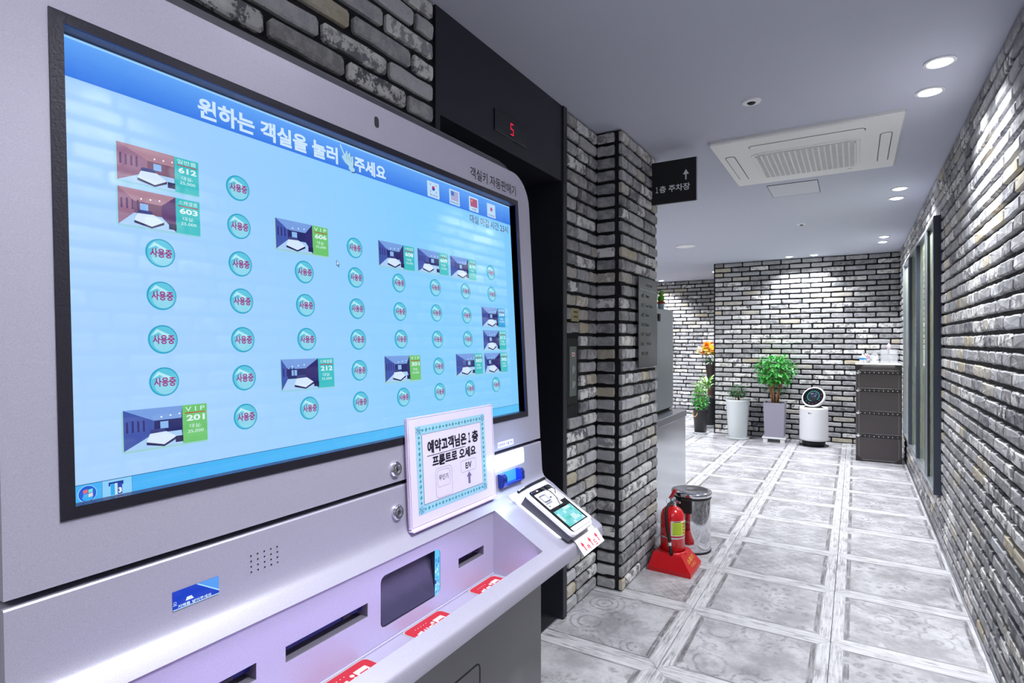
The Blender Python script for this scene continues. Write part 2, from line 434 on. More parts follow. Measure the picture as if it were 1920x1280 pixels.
def prism(fr, pts, n0, n1, bev=0.0):
    """outline pts on a Frame extruded from n0 (back) to n1 (front) with a small front chamfer"""
    mb = MB(); k = len(pts)
    cu = sum(p[0] for p in pts)/k; cv = sum(p[1] for p in pts)/k
    rings = [[fr.p(u, v, n0) for u, v in pts]]
    if bev > 0:
        rings.append([fr.p(u, v, n1-bev) for u, v in pts])
        ins = []
        for i in range(k):
            a = Vector(pts[i-1]); b = Vector(pts[i]); c = Vector(pts[(i+1) % k])
            d1 = (b-a); d2 = (c-b)
            n_ = Vector((-(d1.y), d1.x)).normalized()+Vector((-(d2.y), d2.x)).normalized()
            n_.normalize(); ins.append((b.x+n_.x*bev, b.y+n_.y*bev))
        rings.append([fr.p(u, v, n1) for u, v in ins])
    else: rings.append([fr.p(u, v, n1) for u, v in pts])
    V = [p for r in rings for p in r]; F = []
    for j in range(len(rings)-1):
        for i in range(k):
            i2 = (i+1) % k; F.append((j*k+i, j*k+i2, (j+1)*k+i2, (j+1)*k+i))
    F.append(tuple(range(k))[::-1]); F.append(tuple((len(rings)-1)*k+i for i in range(k)))
    return mb.add(V, F)

def prism_hole(fr, outer, holes, n0, n1):
    """like prism, with openings cut through the sheet"""
    from mathutils.geometry import tessellate_polygon
    loops = [outer]+holes; flat = [p for l in loops for p in l]
    tris = tessellate_polygon([[Vector((u, v, 0)) for u, v in l] for l in loops])
    k = len(flat); V = [fr.p(u, v, n0) for u, v in flat]+[fr.p(u, v, n1) for u, v in flat]; F = []
    for a, b, c in tris:
        A, B, C_ = flat[a], flat[b], flat[c]
        ccw = (B[0]-A[0])*(C_[1]-A[1])-(B[1]-A[1])*(C_[0]-A[0]) > 0
        t = (a, b, c) if ccw else (a, c, b)
        F.append(tuple(k+i for i in t)); F.append(t[::-1])
    s = 0
    for li, l in enumerate(loops):
        for i in range(len(l)):
            a = s+i; b = s+(i+1) % len(l); F.append((a, b, k+b, k+a) if li == 0 else (b, a, k+a, k+b))
        s += len(l)
    return MB().add(V, F)
def rr_shift(p): return list(p)

# ================================================================== SETTING
floor = mesh_obj('floor', *(lambda mb: (mb.V, mb.F))(MB().box((-5.2, -2.2, -0.12), (0.62, 11.1, -0.006))), M['grout'])
tag(floor, 'pale grey wood-framed patterned floor tiles of the lobby', kind='structure')
ceiling = mesh_obj('ceiling', *(lambda mb: (mb.V, mb.F))(MB().box((-5.2, -2.2, CEIL), (0.62, 11.1, CEIL+0.1))), M['ceiling'])
tag(ceiling, 'dark grey painted ceiling with downlights', kind='structure')

# floor tiles
def tile_mesh():
    h = TILE/2-0.0012; b = 0.0014
    mb = MB()
    V = [(-h, -h, -0.006), (h, -h, -0.006), (h, h, -0.006), (-h, h, -0.006), (-h, -h, -b), (h, -h, -b), (h, h, -b), (-h, h, -b),
         (-h+b, -h+b, 0), (h-b, -h+b, 0), (h-b, h-b, 0), (-h+b, h-b, 0)]
    F = [(8, 9, 10, 11)]
    for i in range(4):
        j = (i+1) % 4; F += [(i, j, 4+j, 4+i), (4+i, 4+j, 8+j, 8+i)]
    me = bpy.data.meshes.new('tile'); me.from_pydata(V, [], F); me.materials.append(M['tile']); return me
tm = tile_mesh()
kx = [-0.095+TILE*i+TILE/2 for i in range(-8, 1)]
ky = [2.325+TILE*i+TILE/2 for i in range(-6, 14)]
for xx in kx:
    for yy in ky:
        if yy > 11.0: continue
        if xx < -1.9 and yy < 3.3: continue
        if xx < -3.8 and yy < 5: continue
        o = bpy.data.objects.new('tile', tm); o.location = (xx, yy, 0); o.parent = floor; COL.objects.link(o)

# bricks
PITCH = CEIL/36.0; BH = 0.0502; BL = 0.240
def brick_geo(rng):
    a, b = BL/2, BH/2; c = rng.uniform(0.006, 0.011)
    j = lambda s=0.0022: rng.uniform(-s, s)
    P = [(-a+c, -b), (-a*0.35+j(0.02), -b+j()), (a*0.35+j(0.02), -b+j()), (a-c, -b), (a, -b+c), (a, b-c), (a-c, b), (a*0.35+j(0.02), b+j()), (-a*0.35+j(0.02), b+j()), (-a+c, b), (-a, b-c), (-a, -b+c)]
    P = [(x+j(0.0018), z+j(0.0018)) for x, z in P]
    n = len(P); V = [(x, 0.004, z) for x, z in P]+[(x, -0.010-rng.uniform(0, .003), z) for x, z in P]
    V += [(x*(1-0.0055/a), -0.0165+j(0.0013), z*(1-0.0055/b)) for x, z in P]
    V.append((j(0.03), -0.0170+j(0.0007), j(0.006)))
    F = []
    for r in range(2):
        for i in range(n): i2 = (i+1) % n; F.append((r*n+i, r*n+i2, (r+1)*n+i2, (r+1)*n+i))
    for i in range(n): F.append((2*n+i, 2*n+(i+1) % n, 3*n))
    return V, F
rng = random.Random(3)
BG = [brick_geo(rng) for _ in range(10)]
BM = []
for V, F in BG:
    me = bpy.data.meshes.new('brick'); me.from_pydata(V, [], F); me.materials.append(M['brick'])
    for p in me.polygons: p.use_smooth = False
    BM.append(me)

cf = Vector((-sin(YAW), cos(YAW), 0)); cr = Vector((cos(YAW), sin(YAW), 0)); camp = Vector((0, 0, CAM_H))
def inview(p, marg=0.06):
    d = Vector(p)-camp; z = d.dot(cf)
    if z < 0.1: return False
    return abs(d.dot(cr)/z) < 0.90+marg and abs(d.z/z) < 0.60+marg

def brick_wall(parent, org, rz, length, zr=(0, CEIL), bond=0, seed=1, holes=(), cap=300, start=0.0, jit=0.0, hidden=()):
    """lay bricks on a wall face; local x runs along the wall, the face looks to local -y"""
    rg = random.Random(seed); R = Matrix.Rotation(rz, 4, 'Z'); lst = []
    for k in range(36):
        z = (k+0.5)*PITCH
        if z-BH/2 < zr[0]-0.01 or z+BH/2 > zr[1]+0.01: continue
        u = start
        if bond == 0:            # running bond, half offset
            off = (k % 2)*0.5*(BL+0.016)+rg.uniform(-jit, jit); u = start-off
        elif bond == 1:          # mixed stretchers and headers
            off = rg.choice((0, 0.062, 0.125, 0.18)) if jit else (k % 2)*0.125; u = start-off
        seq = 0
        while u < start+length-0.015:
            L = BL+rg.uniform(-0.012, 0.008)
            if bond == 1 and rg.random() < 0.45: L = BL*rg.uniform(0.44, 0.62)
            a = max(u, start+0.006); b = min(u+L, start+length-0.006); u += L+0.016
            if b-a < 0.022: continue
            segs = [(a, b)]
            for (ha, hb, hz0, hz1) in holes:
                if z+BH*0.5 > hz0 and z-BH*0.5 < hz1:
                    ns = []
                    for (p, q) in segs:
                        if q <= ha or p >= hb: ns.append((p, q)); continue
                        if ha-p > 0.02: ns.append((p, ha-0.004))
                        if q-hb > 0.02: ns.append((hb+0.004, q))
                    segs = ns
            for (p, q) in segs:
                lp = R @ Vector(((p+q)/2, 0, 0))+Vector(org)
                P = Vector((lp.x, lp.y, z+rg.uniform(-0.0012, 0.0012)))
                hid = any(h[0] < (p+q)/2 < h[1] and h[2] < z < h[3] for h in hidden)
                lst.append((inview(P) and not hid, (P-camp).length, P, (q-p)/BL, rg.randrange(len(BM)), rg.uniform(-0.006, 0.006)))
    lst.sort(key=lambda t: (not t[0], t[1]))
    n = 0; rest = MB()
    for vis, d, P, sc, bi, tilt in lst:
        if vis and n < cap:
            o = bpy.data.objects.new('brick', BM[bi]); o.location = P; o.rotation_euler = (tilt, 0, rz); o.scale = (sc, 1, 1)
            o.parent = parent; COL.objects.link(o); n += 1
        else:
            V, F = BG[bi]; c, s_ = cos(rz), sin(rz)
            rest.add([(P.x+c*x*sc-s_*y, P.y+s_*x*sc+c*y, P.z+z) for x, y, z in V], F)
    if rest.V: rest.build('brickwork', M['brick'], parent, kind='stuff')
    return n

def slab(name, a, b, label):
    mb = MB().box(a, b); o = mb.build(name, M['mortar']); tag(o, label, kind='structure'); return o

# right wall (face looks to -x)
XR = 0.502
WY0, WY1, WZ0, WZ1 = 4.69, 7.56, 0.335, 2.185
wall_right = slab('wall_right', (XR, -2.2, 0), (XR+0.12, 8.9, CEIL), 'long whitish brick wall on the right of the corridor')
# local x = -Y ; u = 8.74-Y
brick_wall(wall_right, (XR, 8.74, 0), -pi/2, 10.5, bond=1, seed=11, jit=1, holes=[(8.74-WY1, 8.74-WY0, WZ0, WZ1)])
trim_r = MB().box((XR-0.024, -2.2, 0), (XR, 8.75, 0.006)).build('baseboard_right', mat('grey_skim', S(130, 130, 136), 0.8, bump=(40, 0.3))); tag(trim_r, 'dark mortar fillet at foot of right brick wall', kind='structure')
# back wall
wall_back = slab('wall_back', (-1.79, 8.752, 0), (0.62, 8.87, CEIL), 'brick wall closing the corridor behind the plants')
brick_wall(wall_back, (-1.776, 8.752, 0), 0, 2.27, bond=0, seed=5, jit=0.01)
wall_corner = slab('wall_corner', (-1.79, 8.87, 0), (-1.67, 10.9, CEIL), 'short return wall behind the end brick wall')
wall_far = slab('wall_far', (-5.2, 10.912, 0), (-1.6, 11.0, CEIL), 'brightly lit far brick wall at the left behind the plants')
brick_wall(wall_far, (-5.1, 10.912, 0), 0, 3.42, bond=0, seed=8, jit=0.01)
# column
wall_column = slab('wall_column', (-2.6, 2.937, 0), (-1.088, 3.565, CEIL), 'dark brick pillar beside the elevator')
brick_wall(wall_column, (-1.088, 2.920, 0), pi/2, 0.648, bond=1, seed=21, jit=1, holes=[])
brick_wall(wall_column, (-1.224, 2.937, 0), 0, 0.112, bond=2, seed=22)
# strip between pillar and elevator
wall_strip = slab('wall_left', (-2.6, 2.530, 0), (-1.232, 2.937, CEIL), 'narrow brick strip between elevator opening and pillar')
brick_wall(wall_strip, (-1.232, 2.536, 0), pi/2, 0.392, bond=1, seed=31, holes=[(0.005, 0.165, 1.03, 1.37)])
# wall above and behind the kiosk
wall_kiosk = slab('wall_kiosk', (-1.35, -2.2, 0), (-1.232, 1.520, CEIL), 'brick wall behind the key kiosk')
brick_wall(wall_kiosk, (-1.232, -2.15, 0), pi/2, 3.66, bond=0, seed=41, jit=0.02, hidden=[(2.2, 3.6, 0, 1.7)])
# far left enclosure of the side lobby
wl = slab('wall_lobby', (-5.3, -2.2, 0), (-5.2, 11.0, CEIL), 'plain dark wall far left of the side lobby')
wb = slab('wall_lift_side', (-2.62, 1.4, 0), (-2.56, 3.0, CEIL), 'plain dark wall behind the elevator')
# ceiling hatch and hairline
ht = MB().box((-0.555, 4.56, CEIL-0.003), (-0.23, 4.94, CEIL+0.01)).build('access_hatch', M['hatch'], ceiling)
hs = MB()
for a, b in (((-0.558, 4.557), (-0.227, 4.560)), ((-0.558, 4.940), (-0.227, 4.943)), ((-0.558, 4.56), (-0.555, 4.94)), ((-0.230, 4.56), (-0.227, 4.94))):
    hs.box((a[0], a[1], CEIL-0.0035), (b[0], b[1], CEIL+0.005))
hs.build('hatch_gap', M['matt_black'], ht)

# elevator opening
el = thing('door_1', (-1.22, 2.02, 0), 'black steel elevator portal behind the kiosk', None, kind='structure')
MB().box((-1.62, 1.520, 2.128), (-1.220, 2.530, CEIL)).build('header', M['black_steel'], el)
jb = MB().box((-1.68, 2.490, 0), (-1.212, 2.532, 2.128), 0.002); jb.box((-1.222, 2.494, 2.128), (-1.212, 2.532, CEIL)); jb.build('jamb', M['black_steel'], el)
MB().box((-1.68, 1.520, 0), (-1.220, 1.545, 2.128)).build('jamb', M['black_steel'], el)
MB().box((-1.68, 1.545, 0), (-1.64, 2.015, 2.128), 0.002).build('door_leaf', M['elev_door'], el)
MB().box((-1.68, 2.019, 0), (-1.64, 2.490, 2.128), 0.002).build('door_leaf', M['elev_door'], el)
MB().box((-1.64, 1.545, 0.0), (-1.24, 2.490, 0.006)).build('sill', M['steel'], el)
ind = MB().box((-1.2195, 1.885, 2.186), (-1.2155, 2.145, 2.270), 0.001).build('floor_indicator', M['gloss_black'], el)
fi = Flat(Frame((-1.2155, 1.885, 2.186), (0, 1, 0), (0, 0, 1)), 0.0006)
red = (0.95, 0.01, 0.06, 1)
u, v, a, b, t = 0.118, 0.016, 0.024, 0.048, 0.0045
for r_ in ((u, v, u+a, v+t), (u, v+b/2-t/2, u+a, v+b/2+t/2), (u, v+b-t, u+a, v+b), (u, v+b/2, u+t, v+b), (u+a-t, v, u+a, v+b/2)): fi.rect(*r_, red)
fi.build('digit', M['led'], ind, label='red lit number 5')

# ------------------------------------------------------------------ window unit on the right wall
win = thing('window_1', (XR, 6.1, 0.335), 'tall glazed frame on the right brick wall', None, kind='structure')
xf = 0.445
MB().box((xf, 4.675, WZ0-0.002), (XR-0.002, 4.72, WZ1), 0.002).build('frame_post', M['frame_blue'], win)
tb = MB()
tb.box((xf+0.004, 4.72, WZ1-0.018), (XR-0.002, WY1, WZ1), 0.001); tb.box((xf+0.004, 4.72, WZ0), (XR-0.002, WY1, WZ0+0.018), 0.001)
tb.box((xf+0.004, WY1-0.03, WZ0+0.018), (XR-0.002, WY1, WZ1-0.018), 0.001); tb.build('frame_rail', M['frame_light'], win)
for y0, y1, lt in ((5.20, 5.27, 1), (5.95, 6.03, 0), (6.72, 6.84, 0)):
    MB().box((xf+0.003, y0, WZ0+0.018), (XR-0.002, y1, WZ1-0.018), 0.001).build('mullion', M['frame_blue'], win)
    if lt: MB().box((xf+0.001, y0-0.012, WZ0+0.018), (xf+0.012, y0, WZ1-0.018)).build('bead', M['frame_light'], win)
for y0, y1 in ((4.72, 5.20), (5.27, 5.95), (6.03, 6.72), (6.84, 7.53)):
    MB().box((xf+0.028, y0, WZ0+0.018), (xf+0.033, y1, WZ1-0.018)).build('pane', M['streak'], win)
MB().box((xf+0.035, 4.72, WZ0+0.018), (XR-0.004, WY1-0.03, WZ1-0.018)).build('backing', M['frame_blue'], win)

# ------------------------------------------------------------------ downlights
def downlight(x, y, label, r=0.045, power=1.0, group=None, vis=True):
    if vis:
        t = thing('downlight', (x, y, CEIL), label, 'downlight', group)
        MB().lathe((x, y, CEIL-0.004), [(r+0.012, 0.004), (r+0.012, 0.0), (r, -0.002), (r-0.003, 0.002)], 28, cap=False).build('trim_ring', M['white_plastic'], t)
        MB().lathe((x, y, CEIL-0.003), [(r-0.003, 0.001), (r*0.7, -0.006), (r*0.4, -0.009), (0.0, -0.010)], 28, cap=False).build('lens', M['downlight'], t)
    l = bpy.data.lights.new('downlight_beam', 'SPOT'); l.energy = SPOT_W*power; l.color = SPOT_COL
    l.spot_size = radians(118); l.spot_blend = 0.75; l.shadow_soft_size = 0.05
    o = bpy.data.objects.new('downlight_beam', l); o.location = (x, y, CEIL-0.012); COL.objects.link(o)
    if vis: o.parent = t; o.location = (0, 0, -0.012)
DL = [(0.297, 2.90, 'ceiling downlight nearest the camera beside right brick wall'),
      (0.293, 3.22, 'ceiling downlight just behind the nearest one by the right wall'),
      (0.285, 5.14, 'front lamp of the second ceiling pair along right wall'),
      (0.282, 5.47, 'rear lamp of the second ceiling pair along right wall'),
      (0.270, 7.41, 'front lamp of the third ceiling pair above leather trunk'),
      (0.269, 7.79, 'rear lamp of the third ceiling pair above leather trunk'),
      (-0.762, 8.50, 'left ceiling downlight grazing the end brick wall'),
      (-0.464, 8.50, 'right ceiling downlight grazing the end brick wall'),
      (-1.966, 9.70, 'front downlight at the end wall corner over flowers'),
      (-1.997, 10.03, 'rear downlight at the end wall corner over flowers'),
      (-3.119, 10.60, 'lone downlight above cactus at the far brick wall')]
for x, y, lb in DL: downlight(x, y, lb, power=(2.2 if y > 9 else (1.0 if y > 8.3 else 1.0)))
for x, y in ((0.297, 0.60), (0.297, 0.92), (0.297, -1.4), (-3.9, 10.6)): downlight(x, y, '', vis=False)
downlight(-0.42, 0.35, '', power=0.22, vis=False); downlight(-0.42, 1.05, '', power=0.16, vis=False)  # unseen spots added above the kiosk to brighten its upper face
# ceiling speaker disc, sprinklers
sp = thing('ceiling_speaker', (-1.745, 6.92, CEIL), 'flat white unlit round disc on ceiling left of corridor', 'speaker')
MB().lathe((-1.745, 6.92, CEIL-0.012), [(0.0, 0.0), (0.10, 0.0), (0.115, 0.004), (0.118, 0.012)], 36).build('cover', M['white_plastic'], sp, smooth=True)
for x, y, r, lb in ((-0.424, 2.915, 0.045, 'round white sprinkler head with dark centre on ceiling in front of air conditioner'), (-0.449, 6.215, 0.042, 'small white sprinkler disc on ceiling beyond air conditioner')):
    t = thing('sprinkler', (x, y, CEIL), lb, 'sprinkler')
    MB().lathe((x, y, CEIL-0.006), [(r*0.45, -0.002), (r*0.9, 0.0), (r, 0.006)], 28, cap=False).build('rose', M['white_plastic'], t)
    MB().lathe((x, y, CEIL-0.016), [(0.006, 0.0), (0.014, 0.003), (r*0.45, 0.010)], 16).build('nozzle', M['matt_black'], t)

# ------------------------------------------------------------------ ceiling air conditioner
ac = thing('ceiling_air_conditioner', (-0.256, 3.89, CEIL), 'square white four-way air conditioner cassette in the ceiling', 'air conditioner')
cf_ = Frame((-0.256, 3.89, CEIL), (-1, 0, 0), (0, 1, 0))      # normal looks down
prism(cf_, rrect(-0.471, -0.50, 0.471, 0.50, 0.02), 0.0, 0.022, 0.008).build('panel', M['ac_white'], ac)
gx0, gx1, gy0, gy1 = -0.262, 0.268, -0.20, 0.345
prism(cf_, rrect(gx0-0.02, gy0-0.02, gx1+0.02, gy1+0.02, 0.05), 0.022, 0.026, 0.003).build('grille_surround', M['ac_white'], ac)
g_ = MB()
nb = 17
prism(cf_, rrect(gx0, gy0, gx1, gy1, 0.04), 0.0255, 0.0262).build('grille_recess', M['ac_grey'], ac)
for i in range(nb+1):
    uu = gx0+0.006+(gx1-gx0-0.012)*i/nb; ed = 0.03 if i in (0, nb) else (0.008 if i in (1, nb-1) else 0.0)
    prism(cf_, [(uu-0.004, gy0+0.004+ed), (uu+0.004, gy0+0.004+ed), (uu+0.004, gy1-0.004-ed), (uu-0.004, gy1-0.004-ed)], 0.0262, 0.0325).build('grille_bar', M['ac_white'], ac)
for j in range(30):
    vv = gy0+0.012+(gy1-gy0-0.024)*j/29
    P = prism(cf_, [(gx0+0.01, vv-0.0035), (gx1-0.01, vv-0.0035), (gx1-0.01, vv+0.0035), (gx0+0.01, vv+0.0035)], 0.0262, 0.0285); g_.add(P.V, P.F)
g_.build('grille_slats', M['ac_white'], ac, kind='stuff')
def flap(u0, v0, u1, v1):
    prism(cf_, rrect(u0-0.004, v0-0.004, u1+0.004, v1+0.004, 0.026), 0.0218, 0.0225).build('louvre_slot', M['matt_black'], ac)
    r = 0.022
    prism(cf_, rrect(u0, v0, u1, v1, r), 0.022, 0.026, 0.002).build('louvre', M['ac_white'], ac)
flap(-0.30, -0.375, 0.27, -0.315)
flap(0.375, -0.235, 0.425, 0.33)
flap(-0.425, -0.235, -0.375, 0.33)
nt_ = Flat(Frame((-0.256, 3.89, CEIL-0.0225), (-1, 0, 0), (0, 1, 0)), 0.0003)
nt_.rect(-0.24, 0.40, -0.215, 0.408, S(60)); nt_.build('marking', M['print'], ac)

# ================================================================== KIOSK
TA = radians(3.2)
KB = Vector((-0.7625, 0.298, 1.164))
KF = Frame(KB, (0, 1, 0), (-sin(TA), 0, cos(TA)))             # face of the kiosk: u along the corridor, v up
kiosk = thing('key_kiosk', (-0.95, 0.82, 0), 'large silver touchscreen room key vending kiosk at left', 'kiosk')
KY0, KY1 = 0.233, 1.412
# dark rear shell
sh = MB()
fr_s = Frame((-0.835, KY0, 0), (0, 1, 0), (0, 0, 1))
P = prism(fr_s, rrect(0.0, 0.02, KY1-KY0+0.0, 1.848, 0.085, corners=(0, 0, 1, 1)), -0.365, 0.0, 0.006)
autosmooth(P.build('rear_shell', M['dark_shell'], kiosk))
# upper silver panel with the display opening cut out
BO = [(0.0, -0.002), (1.033, -0.002), (1.033, 0.558), (0.0, 0.558)]
P = prism_hole(KF, rrect(KY0-KB.y, -0.085, KY1-KB.y-0.002, 0.648, 0.083, n=8, corners=(0, 0, 1, 1)), [BO], -0.06, 0.0)
autosmooth(P.build('upper_panel', M['silver'], kiosk))
oc = [(-0.014, -0.016), (1.047, -0.016), (1.047, 0.572), (-0.014, 0.572)]
ic = [(0.0, -0.002), (1.033, -0.002), (1.033, 0.558), (0.0, 0.558)]
for k in range(4):
    a, b = oc[k], oc[(k+1) % 4]; c, d = ic[(k+1) % 4], ic[k]
    e = 0.002
    V = [KF.p(*a, -0.001), KF.p(*b, -0.001), KF.p(*b, e), KF.p(*a, e), KF.p(*d, e+0.001), KF.p(*c, e+0.001), KF.p(*d, -0.019), KF.p(*c, -0.019)]
    MB().add(V, [(0, 1, 2, 3), (3, 2, 5, 4)]).build('bezel_strip', M['bezel'], kiosk)
    MB().add([V[4], V[5], V[7], V[6]], [(0, 1, 2, 3)]).build('bezel_reveal', M['navy'], kiosk)

# ---- touch screen
SF = Frame(KF.p(0, 0, -0.018), KF.U, KF.V)
K_ = 1.0237
def sx(u): return -0.298+(u+0.298)*K_
def sy(v): return 0.186+(v-0.186)*K_
class Scr(Flat):
    def poly(s, pts, col, layer=0): return Flat.poly(s, [(sx(a), sy(b)) for a, b in pts], col, layer)
    def text(s, txt, u0, v0, u1, v1, col, layer=0, bold=0.0): return Flat.text(s, txt, sx(u0), sy(v0), sx(u1), sy(v1), col, layer, bold)
    def ring(s, u, v, r0, r1, col, layer=0, n=28): return Flat.ring(s, sx(u), sy(v), r0*K_, r1*K_, col, layer, n)
def lerp(a, b, t): return tuple(a[i]*(1-t)+b[i]*t for i in range(4))
bg = Scr(SF)
NX, NY = 40, 20
for i in range(NX):
    for j in range(NY):
        t = (i+0.5)/NX; q = (j+0.5)/NY
        c = lerp(S(166, 208, 255), S(132, 206, 255), min(1, t*1.6)); c = lerp(c, S(124, 200, 252), max(0, (t-0.6)*1.6)*0.5)
        c = lerp(c, S(176, 214, 255), 0.5*(1-t)*(1-q)); 
        u0 = -0.004+1.010*i/NX; u1 = -0.004+1.010*(i+1)/NX
        v0 = 0.0215+(0.4985-0.0215)*j/NY; v1 = 0.0215+(0.4985-0.0215)*(j+1)/NY
        bg.rect(u0, v0, u1, v1, c)
for i in range(NX):
    t = (i+0.5)/NX; u0 = -0.004+1.010*i/NX; u1 = -0.004+1.010*(i+1)/NX
    for j in range(12):
        bg.rect(u0, 0.4985+0.046*j/12, u1, 0.4985+0.046*(j+1)/12, lerp(S(60, 126, 232), S(98, 164, 248), j/11))
    bg.rect(u0, 0.0, u1, 0.0215, lerp(S(70, 178, 246), S(96, 196, 250), t))
bg.rect(-0.004, 0.0212, 1.006, 0.0220, S(40, 96, 150), 1)
bg.rect(-0.004, 0.5445, 1.006, 0.5475, S(150, 205, 255))
screen = bg.build('touchscreen', M['screen'], kiosk, label='glowing pale blue touchscreen')

MAG = S(150, 44, 128)
def room_disc(u, v):
    g = Scr(SF)
    R = 0.0188
    g.disc(u, v, R, S(56, 176, 214), 1, 28)
    g.disc(u+0.0004, v-0.0004, R-0.0016, S(92, 196, 224), 2, 28)
    g.disc(u+0.0012, v-0.0045, R*0.70, S(142, 214, 236), 3, 24, R*0.62)
    g.poly([(u-0.0155, v+0.004), (u-0.008, v+0.0135), (u+0.006, v+0.007), (u+0.014, v+0.003), (u+0.004, v+0.003), (u-0.006, v+0.009)], S(180, 234, 246), 4)
    g.ring(u, v, R-0.0016, R-0.0006, S(34, 150, 190), 4)
    g.text('\uc0ac\uc6a9\uc911', u-0.0135, v-0.0062, u+0.0140, v+0.0058, MAG, 5, 0.03)
    return g
COLS = {0.102: (0.303, 0.247, 0.190, 0.135), 0.215: (0.415, 0.358, 0.302, 0.247, 0.190, 0.134, 0.077), 0.329: (0.302, 0.247, 0.191, 0.078),
        0.442: (0.358, 0.304, 0.247, 0.191, 0.135, 0.078), 0.556: (0.304, 0.247, 0.192, 0.077), 0.671: (0.304, 0.249, 0.192, 0.134, 0.079),
        0.783: (0.305, 0.248, 0.193, 0.078), 0.895: (0.360, 0.306, 0.080)}
first = None
for u, vs in COLS.items():
    for v in vs:
        if first is None:
            first = room_disc(u, v).build('room_button', M['screen'], screen); f0 = (u, v)
        else:
            o = first.copy(); COL.objects.link(o); o.parent = screen
            d = SF.U*((sx(u)-sx(f0[0])))+SF.V*((sy(v)-sy(f0[1]))); o.location = first.location+d

def room_card(u0, v0, u1, v1, num, top_t, price, green, seed):
    rg = random.Random(seed); g = Scr(SF)
    pc = S(110, 196, 110) if green else (S(60, 190, 196) if green is False else S(40, 160, 220))
    g.rect(u0-0.002, v0-0.0025, u1, v1, lerp(S(170, 214, 240), pc, 0.3), 1, 0.003)
    w_ = u1-u0; h_ = v1-v0; pu = u0+w_*0.68
    warm = num in ('612', '603')
    dk = S(46, 40, 110) if not warm else S(92, 60, 112); md = S(66, 88, 170) if not warm else S(150, 110, 140)
    ce = S(120, 160, 226) if not warm else S(172, 132, 150); fl = S(168, 206, 246); bw = (w_*0.68)
    X = lambda a: u0+bw*a
    Y_ = lambda b: v0+h_*b
    vx = 0.35+0.4*rg.random()
    g.rect(u0, v0, pu, v1, md, 2)
    g.poly([(X(0), Y_(1)), (X(vx-0.22), Y_(0.68)), (X(vx+0.26), Y_(0.68)), (X(1), Y_(1))], ce, 3)
    g.poly([(X(0), Y_(0)), (X(vx-0.22), Y_(0.36)), (X(vx+0.26), Y_(0.36)), (X(1), Y_(0))], fl, 3)
    g.poly([(X(vx+0.26), Y_(0.36)), (X(1), Y_(0.0)), (X(1), Y_(1)), (X(vx+0.26), Y_(0.68))], dk, 3)
    g.rect(X(vx-0.22), Y_(0.36), X(vx+0.26), Y_(0.68), S(34, 40, 104) if not warm else S(120, 84, 110), 3)
    g.rect(X(vx-0.12), Y_(0.46), X(vx+0.02), Y_(0.64), S(140, 184, 240), 4)
    for q in range(4): g.rect(X(0.04+0.09*q), Y_(0.44), X(0.07+0.09*q), Y_(0.70+0.03*rg.random()), dk, 4)
    bx = 0.18+0.2*rg.random()
    g.poly([(X(bx), Y_(0.16)), (X(bx+0.06), Y_(0.36)), (X(bx+0.34), Y_(0.38)), (X(bx+0.52), Y_(0.22)), (X(bx+0.30), Y_(0.05))], S(214, 232, 255), 5)
    g.poly([(X(bx), Y_(0.16)), (X(bx+0.30), Y_(0.05)), (X(bx+0.52), Y_(0.22)), (X(bx+0.52), Y_(0.15)), (X(bx+0.30), Y_(-0.0)), (X(bx), Y_(0.09))], S(30, 30, 84), 5)
    g.poly([(X(bx+0.05), Y_(0.34)), (X(bx+0.08), Y_(0.46)), (X(bx+0.30), Y_(0.47)), (X(bx+0.33), Y_(0.36))], S(60, 66, 130), 4)
    for q in range(3): g.disc(X(vx-0.1+0.16*q), Y_(0.76+0.02*q), 0.0012, S(236, 246, 255), 5, 8)
    g.rect(X(0.86), Y_(0.06), X(1.0), Y_(0.22), S(30, 28, 80), 5)
    g.rect(pu, v0, u1, v1, pc, 2)
    wt = S(222, 244, 250); pw = u1-pu
    g.text(top_t, pu+pw*0.12, v1-h_*0.17, u1-pw*0.10, v1-h_*0.05, wt, 3)
    g.rect(pu+pw*0.10, v1-h_*0.225, u1-pw*0.06, v1-h_*0.20, S(190, 40, 60), 3)
    g.text(num, pu+pw*0.16, v1-h_*0.43, u1-pw*0.10, v1-h_*0.27, wt, 3, 0.03)
    g.text('\ub300\uc2e4:', pu+pw*0.28, v1-h_*0.62, u1-pw*0.26, v1-h_*0.51, wt, 3)
    g.text(price, pu+pw*0.20, v1-h_*0.76, u1-pw*0.16, v1-h_*0.665, wt, 3)
    g.build('room_card', M['screen'], screen)
TP = '\uc77c\ubc18\ub8f8'; SP = '\uc2a4\ud398\uc15c\ub8f8'; VP = 'V I P'
for k, a in enumerate([(0.053, 0.389, 0.156, 0.437, '612', TP, '25,000', False), (0.053, 0.3335, 0.156, 0.381, '603', SP, '25,000', False),
        (0.277, 0.334, 0.381, 0.383, '606', VP, '35,000', True), (0.503, 0.333, 0.606, 0.382, '608', SP, '25,000', False),
        (0.617, 0.335, 0.720, 0.383, '609', SP, '25,000', False), (0.729, 0.334, 0.830, 0.382, '610', SP, '25,000', False),
        (0.278, 0.110, 0.383, 0.159, '212', SP, '25,000', False), (0.507, 0.109, 0.611, 0.159, '301', VP, '35,000', True),
        (0.846, 0.224, 0.952, 0.272, '509', TP, '25,000', None), (0.848, 0.166, 0.952, 0.215, '512', TP, '25,000', False),
        (0.734, 0.110, 0.839, 0.159, '303', TP, '25,000', False), (0.849, 0.110, 0.953, 0.159, '302', TP, '25,000', False),
        (0.052, 0.052, 0.157, 0.102, '201', VP, '35,000', True)]):
    room_card(*a, k*5+2)
